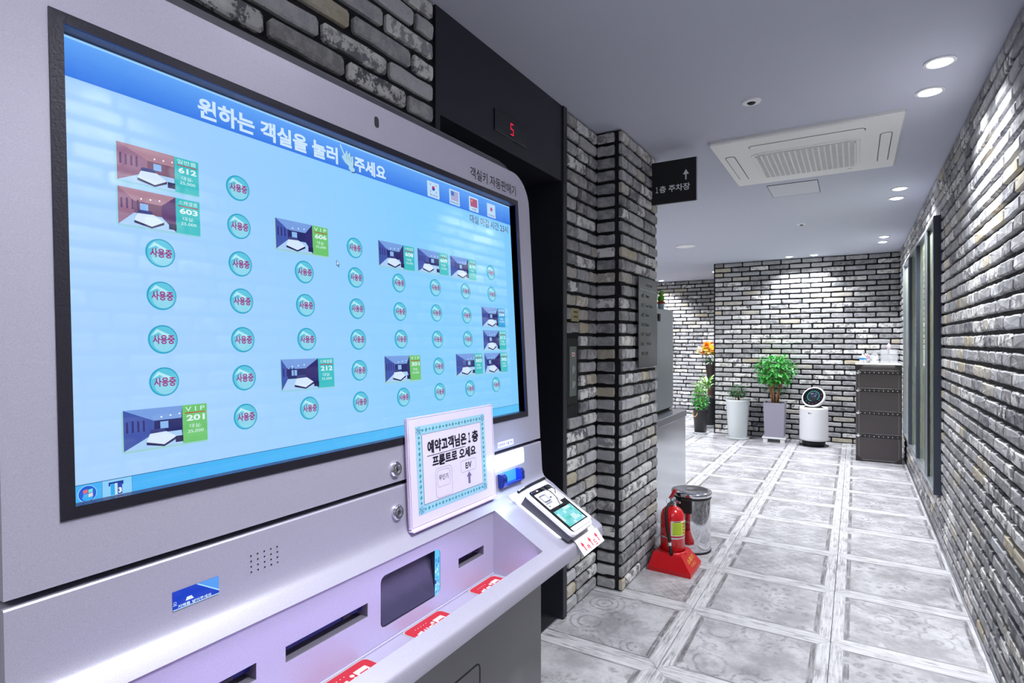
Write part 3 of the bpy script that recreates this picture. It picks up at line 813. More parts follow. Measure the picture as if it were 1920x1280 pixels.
# header words, hand, flags, subtitle
hd = Scr(SF); HC = S(206, 232, 255)
hd.text('\uc6d0\ud558\ub294 \uac1d\uc2e4\uc744 \ub20c\ub7ec', 0.158, 0.503, 0.411, 0.533, HC, 1, 0.035)
hd.text('\uc8fc\uc138\uc694', 0.450, 0.503, 0.532, 0.531, HC, 1, 0.035)
def hx(u, v): return (0.4155+u*0.036, 0.502+v*0.040)
hand = [(0.02, 1.0), (0.10, 0.98), (0.30, 0.66), (0.38, 0.64), (0.42, 0.80), (0.50, 0.80), (0.54, 0.62), (0.62, 0.76), (0.69, 0.74), (0.72, 0.56), (0.82, 0.66), (0.88, 0.60), (0.90, 0.36), (0.86, 0.14), (0.98, 0.06), (0.94, -0.06), (0.72, -0.10), (0.56, 0.00), (0.56, 0.12), (0.34, 0.22), (0.12, 0.44), (0.16, 0.54), (0.26, 0.52), (0.22, 0.62), (0.06, 0.88)]
hd.poly([hx(u+0.05, v-0.04) for u, v in hand], S(40, 80, 150), 1)
hd.poly([hx(u, v) for u, v in hand], S(170, 216, 238), 2)
for a, b in (((0.40, 0.62), (0.46, 0.40)), ((0.56, 0.60), (0.58, 0.38)), ((0.72, 0.54), (0.70, 0.34))):
    p, q = hx(*a), hx(*b); hd.poly([p, (p[0]+0.0006, p[1]), (q[0]+0.0006, q[1]), q], S(60, 110, 170), 3)
hd.build('header_title', M['screen'], screen)
st = Scr(SF); st.text('\ub300\uc2e4 \ub9c8\uac10 \uc2dc\uac04 23\uc2dc', 0.815, 0.473, 0.988, 0.493, S(84, 52, 92), 1, 0.005); st.build('notice_line', M['screen'], screen)
def flagtile(u0, u1, kind, word):
    g = Scr(SF); v0, v1 = 0.502, 0.5365; g.rect(u0, v0, u1, v1, S(188, 220, 250), 1, 0.002)
    a, b = u0+0.005, u1-0.005; c, d = v0+0.0105, v1-0.004; cu, cv = (a+b)/2, (c+d)/2
    if kind == 'kr':
        g.disc(cu, cv, 0.0052, S(40, 70, 170), 2)
        g.poly([(cu+0.0052*cos(pi*k/12), cv+0.0052*sin(pi*k/12)) for k in range(13)], S(196, 60, 110), 3)
        for sx_, sy_ in ((-1, 1), (1, 1), (-1, -1), (1, -1)):
            for q in range(3):
                e = 0.0085+0.0013*q; X, Y = cu+sx_*e, cv+sy_*e*0.75
                g.poly([(X-0.0015, Y+sx_*sy_*0.0020-0.0004), (X+0.0015, Y-sx_*sy_*0.0020-0.0004), (X+0.0015, Y-sx_*sy_*0.0020+0.0004), (X-0.0015, Y+sx_*sy_*0.0020+0.0004)], S(30, 50, 90), 2)
    elif kind == 'us':
        for q in range(7): g.rect(a, c+(d-c)*(2*q)/13, b, c+(d-c)*(2*q+1)/13, S(150, 90, 160), 2)
        g.rect(a, c+(d-c)*0.46, a+(b-a)*0.42, d, S(80, 120, 200), 3)
    elif kind == 'cn':
        g.rect(a, c, b, d, S(176, 92, 130), 2)
        cx, cy = a+0.006, d-0.006
        g.poly([(cx+(0.004 if k % 2 == 0 else 0.0016)*sin(pi*k/5), cy+(0.004 if k % 2 == 0 else 0.0016)*cos(pi*k/5)) for k in range(10)], S(226, 190, 120), 3)
    else:
        g.disc(cu, cv, 0.0052, S(176, 90, 150), 2)
    L = len(word)*0.0022 if word[0] < 'z' else len(word)*0.0044
    g.text(word, cu-L, v0+0.0025, cu+L, v0+0.0075, S(40, 70, 120), 2)
    g.build('language_button', M['screen'], screen)
flagtile(0.659, 0.700, 'kr', '\ud55c\uad6d\uc5b4'); flagtile(0.737, 0.776, 'us', 'ENGLISH'); flagtile(0.814, 0.853, 'cn', '\u4e2d\u56fd'); flagtile(0.892, 0.930, 'jp', '\u65e5\u672c\u8a9e')
cu_ = Scr(SF); a, b = 0.398, 0.331
cu_.poly([(a, b), (a, b-0.0115), (a+0.0026, b-0.0092), (a+0.0046, b-0.0130), (a+0.0062, b-0.0122), (a+0.0044, b-0.0086), (a+0.0080, b-0.0082)], S(40, 60, 100), 1)
cu_.poly([(a+0.0008, b-0.002), (a+0.0008, b-0.0096), (a+0.0026, b-0.0080), (a+0.0060, b-0.0076)], S(220, 236, 255), 2)
cu_.build('cursor', M['screen'], screen)
tk = Scr(SF)
tk.disc(0.0125, 0.0105, 0.0098, S(150, 210, 250), 1); tk.disc(0.0125, 0.0105, 0.0090, S(30, 92, 214), 2); tk.disc(0.0125, 0.0062, 0.0055, S(60, 170, 240), 3, 20, 0.0040)
for (p, q, c) in ((-1, 1, S(232, 110, 120)), (1, 1, S(120, 226, 214)), (-1, -1, S(70, 176, 240)), (1, -1, S(226, 216, 216))):
    x0 = 0.0128+(-0.0048 if p < 0 else 0.0004); y0 = 0.0108+(0.0003 if q > 0 else -0.0044)
    tk.poly([(x0, y0), (x0+0.0044, y0+0.0007), (x0+0.0044, y0+0.0047), (x0, y0+0.0040)], c, 4)
tk.rect(0.0275, 0.0008, 0.0278, 0.0212, S(30, 90, 150), 2); tk.rect(0.0278, 0.0008, 0.0600, 0.0212, S(140, 206, 250), 1); tk.rect(0.0600, 0.0008, 0.0603, 0.0212, S(30, 90, 150), 2)
tk.rect(0.0345, 0.0165, 0.0505, 0.0185, S(28, 52, 150), 2); tk.rect(0.0345, 0.0140, 0.0362, 0.0185, S(28, 52, 150), 2); tk.rect(0.0488, 0.0140, 0.0505, 0.0185, S(28, 52, 150), 2)
tk.rect(0.0365, 0.0030, 0.0410, 0.0165, S(50, 170, 236), 2); tk.rect(0.0410, 0.0030, 0.0440, 0.0165, S(196, 226, 246), 2); tk.rect(0.0440, 0.0030, 0.0490, 0.0165, S(30, 70, 170), 2)
tk.text('3', 0.0446, 0.0044, 0.0482, 0.0108, S(240, 248, 255), 4, 0.05)
tk.build('taskbar', M['screen'], screen)
# words on the silver face, camera hole
mk = Flat(KF, 0.0004); mk.text('\uac1d\uc2e4\ud0a4 \uc790\ub3d9\ud310\ub9e4\uae30', 0.826, 0.583, 1.040, 0.611, S(26, 24, 34), 0, 0.008); mk.build('lettering', M['print'], kiosk)
hl = Flat(KF, 0.0003); hl.rect(0.507, 0.602, 0.519, 0.624, S(10), 0, 0.0058); hl.build('sensor_hole', M['matt_black'], kiosk)

# ---- lower console: one skin lofted along the corridor
def fx(h, off=0.0): p = KF.p(0, h, off); return (p.x, p.z)
UP = [fx(-0.094, -0.050), fx(-0.094, -0.002), fx(-0.096, 0.0), fx(-0.16), (-0.7528, 0.992), (-0.7510, 0.983), (-0.7470, 0.975), (-0.7400, 0.9685), (-0.7180, 0.957)]
DN = [(-0.5910, 0.886), (-0.5675, 0.8729), (-0.5650, 0.8709), (-0.5634, 0.8680), (-0.5628, 0.864), (-0.5612, 0.847), (-0.5640, 0.841), (-0.575, 0.836), (-0.75, 0.760)]
def loft(prof, y0, y1, rnd=False):
    st_ = [y0, y1-0.030] if rnd else [y0, y1]
    offs = [0.0, 0.0]
    if rnd:
        for k in range(1, 7):
            t = k/6*pi/2; st_.append(y1-0.030+0.030*sin(t)); offs.append(0.030*(1-cos(t)))
    V = []; F = []; n = len(prof)
    for y, o in zip(st_, offs):
        for x, z in prof: V.append((x-(o if x > -0.60 else (o*max(0, (x+0.70)/0.10) if x > -0.70 else 0)), y, z))
    for j in range(len(st_)-1):
        for i in range(n-1): F.append((j*n+i, (j+1)*n+i, (j+1)*n+i+1, j*n+i+1))
    return V, F, n, len(st_)
TY0, TY1 = 0.300, 1.112
cs = MB()
V, F, n, m_ = loft(UP, TY0, TY1); cs.add(V, F)
V, F, n, m_ = loft(DN, TY0, TY1); cs.add(V, F)
V, F, n, m_ = loft(UP+DN, TY1, KY1, True); F.append(tuple((m_-1)*n+i for i in range(n))); cs.add(V, F)
V, F, n, m_ = loft(UP+DN, KY0, TY0); F.append(tuple(range(n))[::-1]); cs.add(V, F)
# tray: ends, floor, front wall
FZ = 0.810
prof = [(-0.7180, 0.957), (-0.7220, 0.953), (-0.7220, FZ), (-0.6000, FZ), (-0.5935, 0.880), (-0.5910, 0.886)]
for y in (TY0, TY1): cs.add([(x, y, z) for x, z in prof], [tuple(range(6))])
for i in (0, 2, 3, 4):
    a, b = prof[i], prof[i+1]; cs.add([(a[0], TY0, a[1]), (b[0], TY0, b[1]), (b[0], TY1, b[1]), (a[0], TY1, a[1])], [(0, 1, 2, 3)])
def merge(o):
    import bmesh
    bm = bmesh.new(); bm.from_mesh(o.data); bmesh.ops.remove_doubles(bm, verts=bm.verts, dist=1e-5); bm.to_mesh(o.data); bm.free(); return o
# money window hole in the lower panel: the flat part of the skin is replaced by a holed plate
con = cs.build('console', M['silver'], kiosk); merge(con); autosmooth(con, 40)
TF = Frame((-0.7220, TY0, FZ), (0, 1, 0), (0, 0, 1))
def q4(y0, z0, y1, z1): return [(y0-TY0, z0-FZ), (y1-TY0, z0-FZ), (y1-TY0, z1-FZ), (y0-TY0, z1-FZ)]
HO = [rr_shift(rrect(0.745-TY0, 0.838-FZ, 0.915-TY0, 0.931-FZ, 0.012, n=4)), q4(0.977, 0.867, 1.073, 0.888), q4(0.548, 0.874, 0.714, 0.898), q4(0.334, 0.874, 0.500, 0.898)]
prism_hole(TF, q4(TY0, FZ, TY1, 0.953), HO, -0.002, 0.0).build('tray_back_plate', M['silver'], kiosk)
def pocket(name, y0, y1, z0, z1, depth, m, x=-0.7235, slope=0.0):
    V = [(x, y0, z0), (x, y1, z0), (x, y1, z1), (x, y0, z1), (x-depth, y0, z0+slope), (x-depth, y1, z0+slope), (x-depth, y1, z1), (x-depth, y0, z1)]
    return MB().add(V, [(4, 5, 6, 7), (0, 1, 5, 4), (1, 2, 6, 5), (2, 3, 7, 6), (3, 0, 4, 7)]).build(name, m, kiosk)
M['pocket_grey'] = mat('grey_pocket', S(96, 92, 104), 0.5)  # plain grey inside of the card and cash slots
M['flap_in'] = mat('pocket_lining', S(36, 36, 56), 0.4)
pocket('dispense_pocket', 0.745, 0.899, 0.838, 0.931, 0.10, M['flap_in'], slope=0.03)
cy = Flat(Frame((-0.7240, 0.899, 0.838), (0, 1, 0), (0, 0, 1)), 0.0)
rg = random.Random(4)
cy.rect(0, 0, 0.016, 0.093, S(96, 206, 252))
for k in range(22):
    a = rg.uniform(0, 0.012); b = rg.uniform(0.004, 0.072); s_ = rg.uniform(0.001, 0.005)
    cy.rect(a, b, min(0.016, a+s_), min(0.09, b+s_*1.6), rg.choice([S(40, 110, 210), S(200, 240, 255), S(60, 150, 230), S(30, 70, 160), S(210, 245, 250)]), 1)
cy.build('lit_guide', M['led'], kiosk)
fl = MB().add([(-0.7215, 0.748, 0.842), (-0.7215, 0.897, 0.842), (-0.737, 0.897, 0.926), (-0.737, 0.748, 0.926)], [(0, 1, 2, 3)]).build('flap', M['smoke'], kiosk)
for nm, y0, y1, z0, z1 in (('card_slot', 0.977, 1.073, 0.867, 0.888), ('cash_slot', 0.548, 0.714, 0.874, 0.898), ('cash_slot', 0.334, 0.500, 0.874, 0.898)):
    p = pocket(nm, y0, y1, z0, z1, 0.030, M['pocket_grey'])
    MB().add([(-0.738, y0, z0+0.008), (-0.738, y1, z0+0.008), (-0.730, y1, z1), (-0.730, y0, z1)], [(0, 1, 2, 3)]).build('slot_shutter', M['navy'], p)
    MB().box((-0.7365, y1-0.045, z0+0.010), (-0.734, y1-0.028, z0+0.015)).build('slot_sensor', M['matt_black'], p)
# tray labels, lit from behind
def tray_label(y0, y1, k):
    g = Flat(Frame((-0.716, y0, FZ), (0, 1, 0), (-1, 0, 0)), 0.0005)     # right = +y, up = towards the face
    L = y1-y0; g2 = [(0, -0.085), (L, -0.085), (L, -0.012), (L-0.012, 0.0), (0.012, 0.0), (0, 0)]
    g.poly(rrect(-0.002, -0.092, L+0.002, 0.003, 0.010), S(206, 214, 222), 0)
    g.poly(rrect(0, -0.090, L, 0.0, 0.010), S(228, 52, 74), 1)
    wt = S(255, 250, 252)
    if k == 0: g.text('\uce74\ub4dc', L*0.12, -0.052, L*0.50, -0.022, wt, 2, 0.05)
    if k == 1: g.text('\uac1d\uc2e4\ud0a4', L*0.10, -0.050, L*0.52, -0.024, wt, 2, 0.04)
    if k == 2: g.text('\uc9c0\ud3d0', L*0.10, -0.052, L*0.44, -0.024, wt, 2, 0.05)
    g.rect(L*0.62, -0.046, L*0.86, -0.016, wt, 2, 0.002); g.rect(L*0.66, -0.030, L*0.82, -0.027, S(228, 52, 74), 3)
    g.disc(L*0.56, -0.022, 0.004, wt, 2); g.poly([(L*0.52, -0.034), (L*0.60, -0.034), (L*0.56, -0.027)], wt, 2)
    for q in range(5): g.disc(L*(0.2+0.07*q), -0.013, 0.0011, wt, 2, 6)
    g.text('\ubc30\ucd9c\uad6c', L*0.10, -0.080, L*0.50, -0.060, wt, 2, 0.03)
    g.build('tray_label', M['backlit'], kiosk, label='red lit label with white writing')
tray_label(1.003, 1.100, 0); tray_label(0.795, 0.902, 1); tray_label(0.590, 0.700, 2); tray_label(0.380, 0.480, 2)
MB().box((-0.722, TY0, FZ), (-0.7185, TY1, FZ+0.0035), 0.001).build('tray_seam', M['silver'], kiosk)
# lower body
P = prism(Frame((-0.750, KY0, 0), (0, 1, 0), (0, 0, 1)), rrect(0.0, 0.0, KY1-KY0-0.004, 0.775, 0.03, corners=(0, 0, 0, 0)), -0.44, 0.0, 0.012); P.build('lower_body', M['body_grey'], kiosk)
LD = Frame((-0.750, 0.30, 0), (0, 1, 0), (0, 0, 1))
ln = Flat(LD, 0.0008)
o2 = rrect(0.02, 0.06, 0.800, 0.6035, 0.016, n=6); i2 = rrect(0.0235, 0.0635, 0.7965, 0.600, 0.013, n=6)
for k in range(len(o2)):
    k2 = (k+1) % len(o2); ln.poly([o2[k], o2[k2], i2[k2], i2[k]], S(8))
ln.build('door_seam', M['matt_black'], kiosk)
# lit cash window high on the console: hood and lamp
LP = MB(); P = prism(KF, rrect(0.848, -0.1345, 1.012, -0.0945, 0.006), 0.0002, 0.0030, 0.001); P.build('lit_panel', M['lamp_white'], kiosk, label='bright white lit panel')
hb = MB()
a0, a1, h0, h1 = 0.884, 0.985, -0.176, -0.146
pf = lambda u, v, n_: KF.p(u, v, n_)
V = [pf(a0, h1+0.004, 0.001), pf(a1, h1+0.004, 0.001), pf(a1, h0, 0.001), pf(a0, h0, 0.001)]
hb.add(V, [(0, 1, 2, 3)])
MB().add(V, [(0, 1, 2, 3)]).build('slot_plate', M['blue_glow'], kiosk)
ck = MB()
for (u0, u1) in ((a0, a0+0.016), (a1-0.016, a1)):
    pts = [(0.0, h1+0.004), (0.012, h1+0.003), (0.018, h1-0.004), (0.018, h0+0.006), (0.012, h0), (0.0, h0)]
    V = [pf(u0, v, n_) for n_, v in pts]+[pf(u1, v, n_) for n_, v in pts]
    ck.add(V, [(0, 1, 2, 3, 4, 5), (11, 10, 9, 8, 7, 6)]+[(i, 6+i, 6+(i+1) % 6, (i+1) % 6) for i in range(6)])
P = prism(KF, rrect(a0+0.01, h0, a1-0.01, h0+0.007, 0.002), 0.0, 0.014, 0.002); ck.add(P.V, P.F)
ck.build('slot_bezel', mat('blue_chrome', S(70, 90, 190), 0.15, metal=0.9), kiosk)
lb = Flat(KF, 0.0006); lb.rect(0.890, -0.0795, 0.965, -0.0650, S(206, 196, 222)); lb.text('5\ub9cc\uc6d0\uad8c \uc0ac\uc6a9\uac00\ub2a5', 0.894, -0.0765, 0.961, -0.0685, S(60, 52, 100), 1)
lb.build('small_label', M['print'], kiosk)
# money window, speaker holes, locks
wn = Flat(KF, 0.0008)
wn.rect(0.104, -0.162, 0.166, -0.138, S(28, 66, 200)); wn.poly([(0.135, -0.138), (0.166, -0.138), (0.166, -0.157)], S(90, 160, 246), 1)
wn.poly([(0.135, -0.1384), (0.137, -0.138), (0.166, -0.156), (0.166, -0.158)], S(170, 226, 255), 2); wn.rect(0.104, -0.162, 0.166, -0.1608, S(190, 228, 255), 2)
wn.text('\uc9c0\ud3d0\ub97c \ub123\uc5b4\uc8fc\uc138\uc694', 0.110, -0.1605, 0.155, -0.1565, S(220, 244, 255), 2, 0.02); wn.poly([(0.120, -0.1545), (0.131, -0.1545), (0.128, -0.150), (0.122, -0.150)], S(226, 240, 250), 2)
wn.text('\uc694', 0.104, -0.156, 0.109, -0.151, S(210, 240, 255), 2)
wn.build('bill_window', M['led'], kiosk)
so = Flat(KF, 0.0005)
for i in range(5):
    for j in range(4): so.disc(0.216+0.011*i, -0.127-0.0078*j, 0.0014, S(10), 0, 8)
so.build('speaker_holes', M['matt_black'], kiosk, kind='stuff')
for v in (-0.060, -0.142):
    fl_ = Frame(KF.p(0.524, v, 0), KF.U, KF.V)
    mb = MB(); n = 24
    prof = [(0.0145, 0.0), (0.0145, 0.004), (0.0120, 0.007), (0.0085, 0.007), (0.0080, 0.0045), (0.0060, 0.0045), (0.0055, 0.006), (0.0, 0.006)]
    V = [fl_.p(r*cos(2*pi*k/n), r*sin(2*pi*k/n), h) for r, h in prof for k in range(n)]
    F = [(j*n+k, j*n+(k+1) % n, (j+1)*n+(k+1) % n, (j+1)*n+k) for j in range(len(prof)-1) for k in range(n)]
    lk = mb.add(V, F).build('lock', M['chrome'], kiosk)
    kh = Flat(fl_, 0.0065); kh.poly([(-0.0012, -0.0032), (0.0012, -0.0032), (0.0012, 0.0032), (-0.0012, 0.0032)], S(12)); kh.build('keyhole', M['matt_black'], lk)
# folded paper arrow tab on the nose of the console
tabF = Frame((-0.5665, 1.228, 0.8765), (0, 1, 0), (-0.03, 0, 0.03))
tn = MB(); T = [(-0.588, 0.888), (-0.5655, 0.8755), (-0.5400, 0.850)]
for i in range(2):
    a, b = T[i], T[i+1]; tn.add([(a[0], 1.228, a[1]), (b[0], 1.222 if i else 1.228, b[1]), (b[0], 1.345, b[1]), (a[0], 1.355, a[1])], [(0, 1, 2, 3)])
pt = tn.build('paper_tab', mat('white_paper', S(232, 230, 236), 0.6), kiosk)
tg = Flat(Frame((-0.5400, 1.222, 0.850), (0, 1, 0), (-0.0255, 0, 0.0255)), 0.0012); RD = S(206, 40, 62)
for k in range(3):
    cu = 0.024+0.040*k; tg.poly([(cu-0.007, 0.020), (cu+0.007, 0.020), (cu, 0.031)], RD); tg.rect(cu-0.0016, 0.006, cu+0.0016, 0.021, RD)
tg.text('\uce74', 0.036, 0.003, 0.050, 0.017, RD, 0, 0.02); tg.text('\ub4dc', 0.076, 0.004, 0.090, 0.017, RD, 0, 0.02)
tg.build('tab_print', M['print'], pt)

# ---- violet lamps hidden in the tray
area('tray_lamp', (-0.598, 0.706, 0.868), 0.78, 0.60, (0.60, 0.47, 1.0), (0, radians(68), 0), 0.008)
bpy.data.objects['tray_lamp'].rotation_euler = (0, radians(72), 0)
bpy.data.lights['tray_lamp'].size = 0.008; bpy.data.lights['tray_lamp'].size_y = 0.78
# cool light of the lit panel and cash slot onto the ledge beside the card terminal
l = bpy.data.lights.new('slot_lamp', 'POINT'); l.energy = 0.55; l.color = (0.45, 0.65, 1.0); l.shadow_soft_size = 0.02
o = bpy.data.objects.new('slot_lamp', l); o.location = KF.p(0.93, -0.125, 0.06); COL.objects.link(o)

# ================================================================== things on and around the kiosk
# ---- acrylic notice holder
nh = thing('notice_holder', KF.p(0.70, -0.186, 0.012), 'clear acrylic holder with teal bordered paper notice leaning on kiosk', 'sign holder')
NF = Frame(KF.p(0, 0, 0.006), KF.U, KF.V)
hp = MB()
P = prism(NF, rrect(0.549, -0.184, 0.855, 0.034, 0.004), 0.0, 0.0018); hp.add(P.V, P.F); hp.build('back_sheet', M['acrylic'], nh)
P = prism(NF, rrect(0.549, -0.184, 0.855, 0.034, 0.004), 0.0045, 0.0060); P.build('front_sheet', M['acrylic'], nh)
eg = MB()
M['acr_edge'] = mat('acrylic_edge', S(214, 196, 232), 0.15, spec=0.8)
for a in ((0.549, -0.184, 0.5515, 0.034), (0.8525, -0.184, 0.855, 0.034), (0.549, -0.184, 0.855, -0.1815), (0.549, 0.0318, 0.855, 0.034)):
    P = prism(NF, rrect(a[0], a[1], a[2], a[3], 0.0008, n=1), -0.0004, 0.0064); eg.add(P.V, P.F)
eg.build('polished_edge', M['acr_edge'], nh)
P = prism(NF, rrect(0.549, -0.188, 0.855, -0.184, 0.001, n=1), 0.0, 0.012); P.build('foot', M['acr_edge'], nh)
PW, PH = 0.257, 0.188
pp = Flat(Frame(NF.p(0.567, -0.167, 0.0063), NF.U, NF.V), 0.0)
TEAL = S(48, 136, 146); PALE = S(140, 182, 202); PB = S(200, 192, 212)
pp.rect(-0.014, -0.0135, PW+0.026, PH+0.0095, S(198, 190, 210), 0)
pp.rect(0.006, 0.006, PW-0.006, PH-0.006, PALE, 1); pp.rect(0.024, 0.024, PW-0.024, PH-0.024, PB, 2)
for (a, b, c, d) in ((0.0235, 0.0235, PW-0.0235, 0.0242), (0.0235, PH-0.0242, PW-0.0235, PH-0.0235), (0.0235, 0.0235, 0.0242, PH-0.0235), (PW-0.0242, 0.0235, PW-0.0235, PH-0.0235)): pp.rect(a, b, c, d, S(110, 116, 140), 3)
def orn(u, v, big):
    if big: pp.poly([(u-0.0035, v), (u, v-0.0042), (u+0.0035, v), (u, v+0.0042)], TEAL, 3)
    else: pp.disc(u, v, 0.0024, S(40, 134, 140), 3, 8)
for k in range(19):
    u = 0.027+(PW-0.054)*k/18
    for v in (0.015, PH-0.015): orn(u, v, k % 2)
for k in range(13):
    v = 0.029+(PH-0.058)*k/12
    for u in (0.015, PW-0.015): orn(u, v, k % 2)
for cu, cv in ((0.015, 0.015), (PW-0.015, 0.015), (PW-0.015, PH-0.015), (0.015, PH-0.015)):
    for k in range(6):
        a = k*pi/3+0.3; pp.poly([(cu, cv), (cu+0.008*cos(a-0.25), cv+0.008*sin(a-0.25)), (cu+0.0085*cos(a), cv+0.0085*sin(a)), (cu+0.008*cos(a+0.25), cv+0.008*sin(a+0.25))], S(96, 150, 176), 3)
BK = S(30, 28, 40)
pp.text('\uc608\uc57d\uace0\uac1d\ub2d8\uc740', 0.040, 0.122, 0.176, 0.149, BK, 3, 0.04); pp.text('\uff11', 0.183, 0.124, 0.191, 0.147, BK, 3, 0.04); pp.text('\uce35', 0.197, 0.122, 0.222, 0.149, BK, 3, 0.04)
pp.rect(0.038, 0.1175, 0.170, 0.1187, BK, 3)
pp.text('\ud504\ub860\ud2b8\ub85c \uc624\uc138\uc694', 0.054, 0.093, 0.210, 0.116, BK, 3, 0.04)
def outl(u0, v0, u1, v1, r, c=S(120, 116, 134), t=0.0006):
    A = rrect(u0, v0, u1, v1, r); B = rrect(u0+t, v0+t, u1-t, v1-t, max(0.0005, r-t))
    for k in range(len(A)):
        j = (k+1) % len(A); pp.poly([A[k], A[j], B[j], B[k]], c, 3)
outl(0.062, 0.020+0.006, 0.118, 0.088, 0.009); outl(0.067, 0.048, 0.111, 0.083, 0.007)
pp.text('\ubb34\uc778\uae30', 0.073, 0.061, 0.104, 0.073, S(60, 56, 72), 3, 0.01)
outl(0.150, 0.062, 0.208, 0.088, 0.005); pp.text('E/V', 0.168, 0.068, 0.191, 0.082, S(40, 38, 50), 3, 0.03)
pp.rect(0.1765, 0.034, 0.1845, 0.050, S(104, 96, 130), 3); pp.poly([(0.171, 0.050), (0.190, 0.050), (0.1805, 0.0605)], S(104, 96, 130), 3)
pp.build('paper_notice', M['print_gloss'], nh)

# ---- card payment terminal on the right ledge
ct = thing('card_terminal', (-0.62, 1.25, 0.905), 'white card payment terminal with small turquoise screen on the kiosk ledge', 'card terminal')
ex = Vector((0.124, 0, -0.077)).normalized(); ez = Vector((0.077, 0, 0.124)).normalized()
A0 = Vector((-0.684, 1.198, 0.9835))
TFm = Frame(A0, (0, 1, 0), -ex)          # u = along corridor, v = uphill (so top of device is v=0, bottom v=-0.15)
body = MB(); LEN = 0.152; WD = 0.116
o = rrect(0, -LEN, WD, 0.0, 0.012, n=4)
P = prism(TFm, o, -0.010, 0.0, 0.003); autosmooth(P.build('top_shell', M['white_plastic'], ct))
# wedge side below the shell, thick at the back
wd = MB(); i0, i1 = 0.004, WD-0.004
def W(u, v, n_): return TFm.p(u, v, n_)
V = [W(i0, -0.003, -0.010), W(i1, -0.003, -0.010), W(i1, -LEN+0.004, -0.010), W(i0, -LEN+0.004, -0.010), W(i0, -0.003, -0.046), W(i1, -0.003, -0.046), W(i1, -LEN+0.004, -0.026), W(i0, -LEN+0.004, -0.026)]
wd.add(V, [(4, 5, 6, 7), (0, 1, 5, 4), (1, 2, 6, 5), (2, 3, 7, 6), (3, 0, 4, 7)]).build('lower_shell', mat('dark_grey_plastic', S(76, 76, 88), 0.5), ct)
P = prism(TFm, rrect(0.005, -LEN+0.006, WD-0.005, -0.004, 0.009, n=4), 0.0, 0.0022, 0.001); P.build('black_fascia', M['gloss_black'], ct)
sc_ = Flat(TFm, 0.0028)
for i in range(8):
    for j in range(6):
        rg = random.Random(i*13+j*7); c = lerp(S(140, 228, 238), S(70, 204, 182), rg.random()**2.2) if rg.random() > 0.25 else S(206, 246, 252)
        sc_.rect(0.012+0.0112*i, -0.131+0.0085*j, 0.012+0.0112*(i+1), -0.131+0.0085*(j+1), c)
sc_.build('lcd', M['led'], ct, label='small turquoise lit display')
kp = Flat(TFm, 0.0026); kp.rect(0.008, -0.146, WD-0.008, -0.134, S(206, 206, 214), 0, 0.003)
for q in range(6): kp.disc(0.026+0.012*q, -0.140, 0.0012, S(200, 110, 120) if q not in (0, 5) else S(70, 70, 80), 1, 8)
kp.rect(0.012, -0.070, 0.080, -0.018, S(236, 234, 238), 0, 0.002); kp.rect(0.020, -0.050, 0.052, -0.026, S(78, 78, 92), 1, 0.002); kp.rect(0.023, -0.046, 0.048, -0.030, S(176, 178, 196), 2); kp.rect(0.018, -0.056, 0.050, -0.051, S(120, 120, 130), 1)
kp.rect(0.056, -0.044, 0.066, -0.039, S(60, 60, 70), 1); kp.rect(0.020, -0.064, 0.026, -0.060, S(50, 50, 60), 1); kp.disc(0.036, -0.062, 0.002, S(200, 170, 90), 1, 8)
kp.rect(0.082, -0.060, 0.106, -0.020, S(228, 226, 232), 1); kp.text('\uce74\ub4dc \ud22c\uc785', 0.085, -0.036, 0.103, -0.032, S(170, 70, 60), 2)
kp.disc(0.012, -0.010, 0.0018, S(60, 120, 240), 1, 8); kp.disc(0.024, -0.010, 0.0014, S(190, 60, 90), 1, 8); kp.rect(0.034, -0.012, 0.042, -0.009, S(220, 220, 230), 1)
kp.build('printed_sticker', M['print'], ct, kind='stuff')
cb = MB(); cb.tube([W(0.058, -0.006, 0.004), W(0.070, -0.030, 0.010), W(0.074, -0.050, 0.006), W(0.060, -0.074, 0.004), W(0.09, -0.078, 0.004)], 0.0012, 6)
cb.tube([W(0.086, -0.006, 0.004), W(0.092, -0.030, 0.012), W(0.084, -0.040, 0.008)], 0.0012, 6); cb.build('cable', M['rubber'], ct)
# silver cover plate beneath and the black pen lying across the back
cp = thing('cover_plate', (-0.70, 1.27, 0.95), 'flat pale mounting plate under card terminal on kiosk ledge', 'plate')
nn = Vector((0.56, 0, 1.0)).normalized(); EX = Vector((1.0, 0, -0.56)).normalized()
CPF = Frame(Vector((-0.735, 1.195, 0.9666)), (0, 1, 0), -EX)
prism(CPF, rrect(0.0, -0.165, 0.190, 0.0, 0.010, n=4), 0.0003, 0.0045, 0.001).build('plate', M['white_plastic'], cp)
bl = Flat(CPF, 0.0050); bl.rect(0.150, -0.157, 0.172, -0.142, S(44, 88, 200)); bl.rect(0.152, -0.06, 0.166, -0.045, S(44, 88, 200)); bl.text('\uce74\ub4dc', 0.150, -0.132, 0.160, -0.127, S(90, 90, 110), 0); bl.build('blue_sticker', M['print'], cp)
pn = MB().tube([(-0.689, 1.172, 0.990), (-0.692, 1.240, 0.9925), (-0.696, 1.318, 0.992)], [0.0042, 0.0046, 0.0042], 10).build('pen', M['gloss_black']); tag(pn, 'black rod shaped pen lying behind card terminal', 'pen')

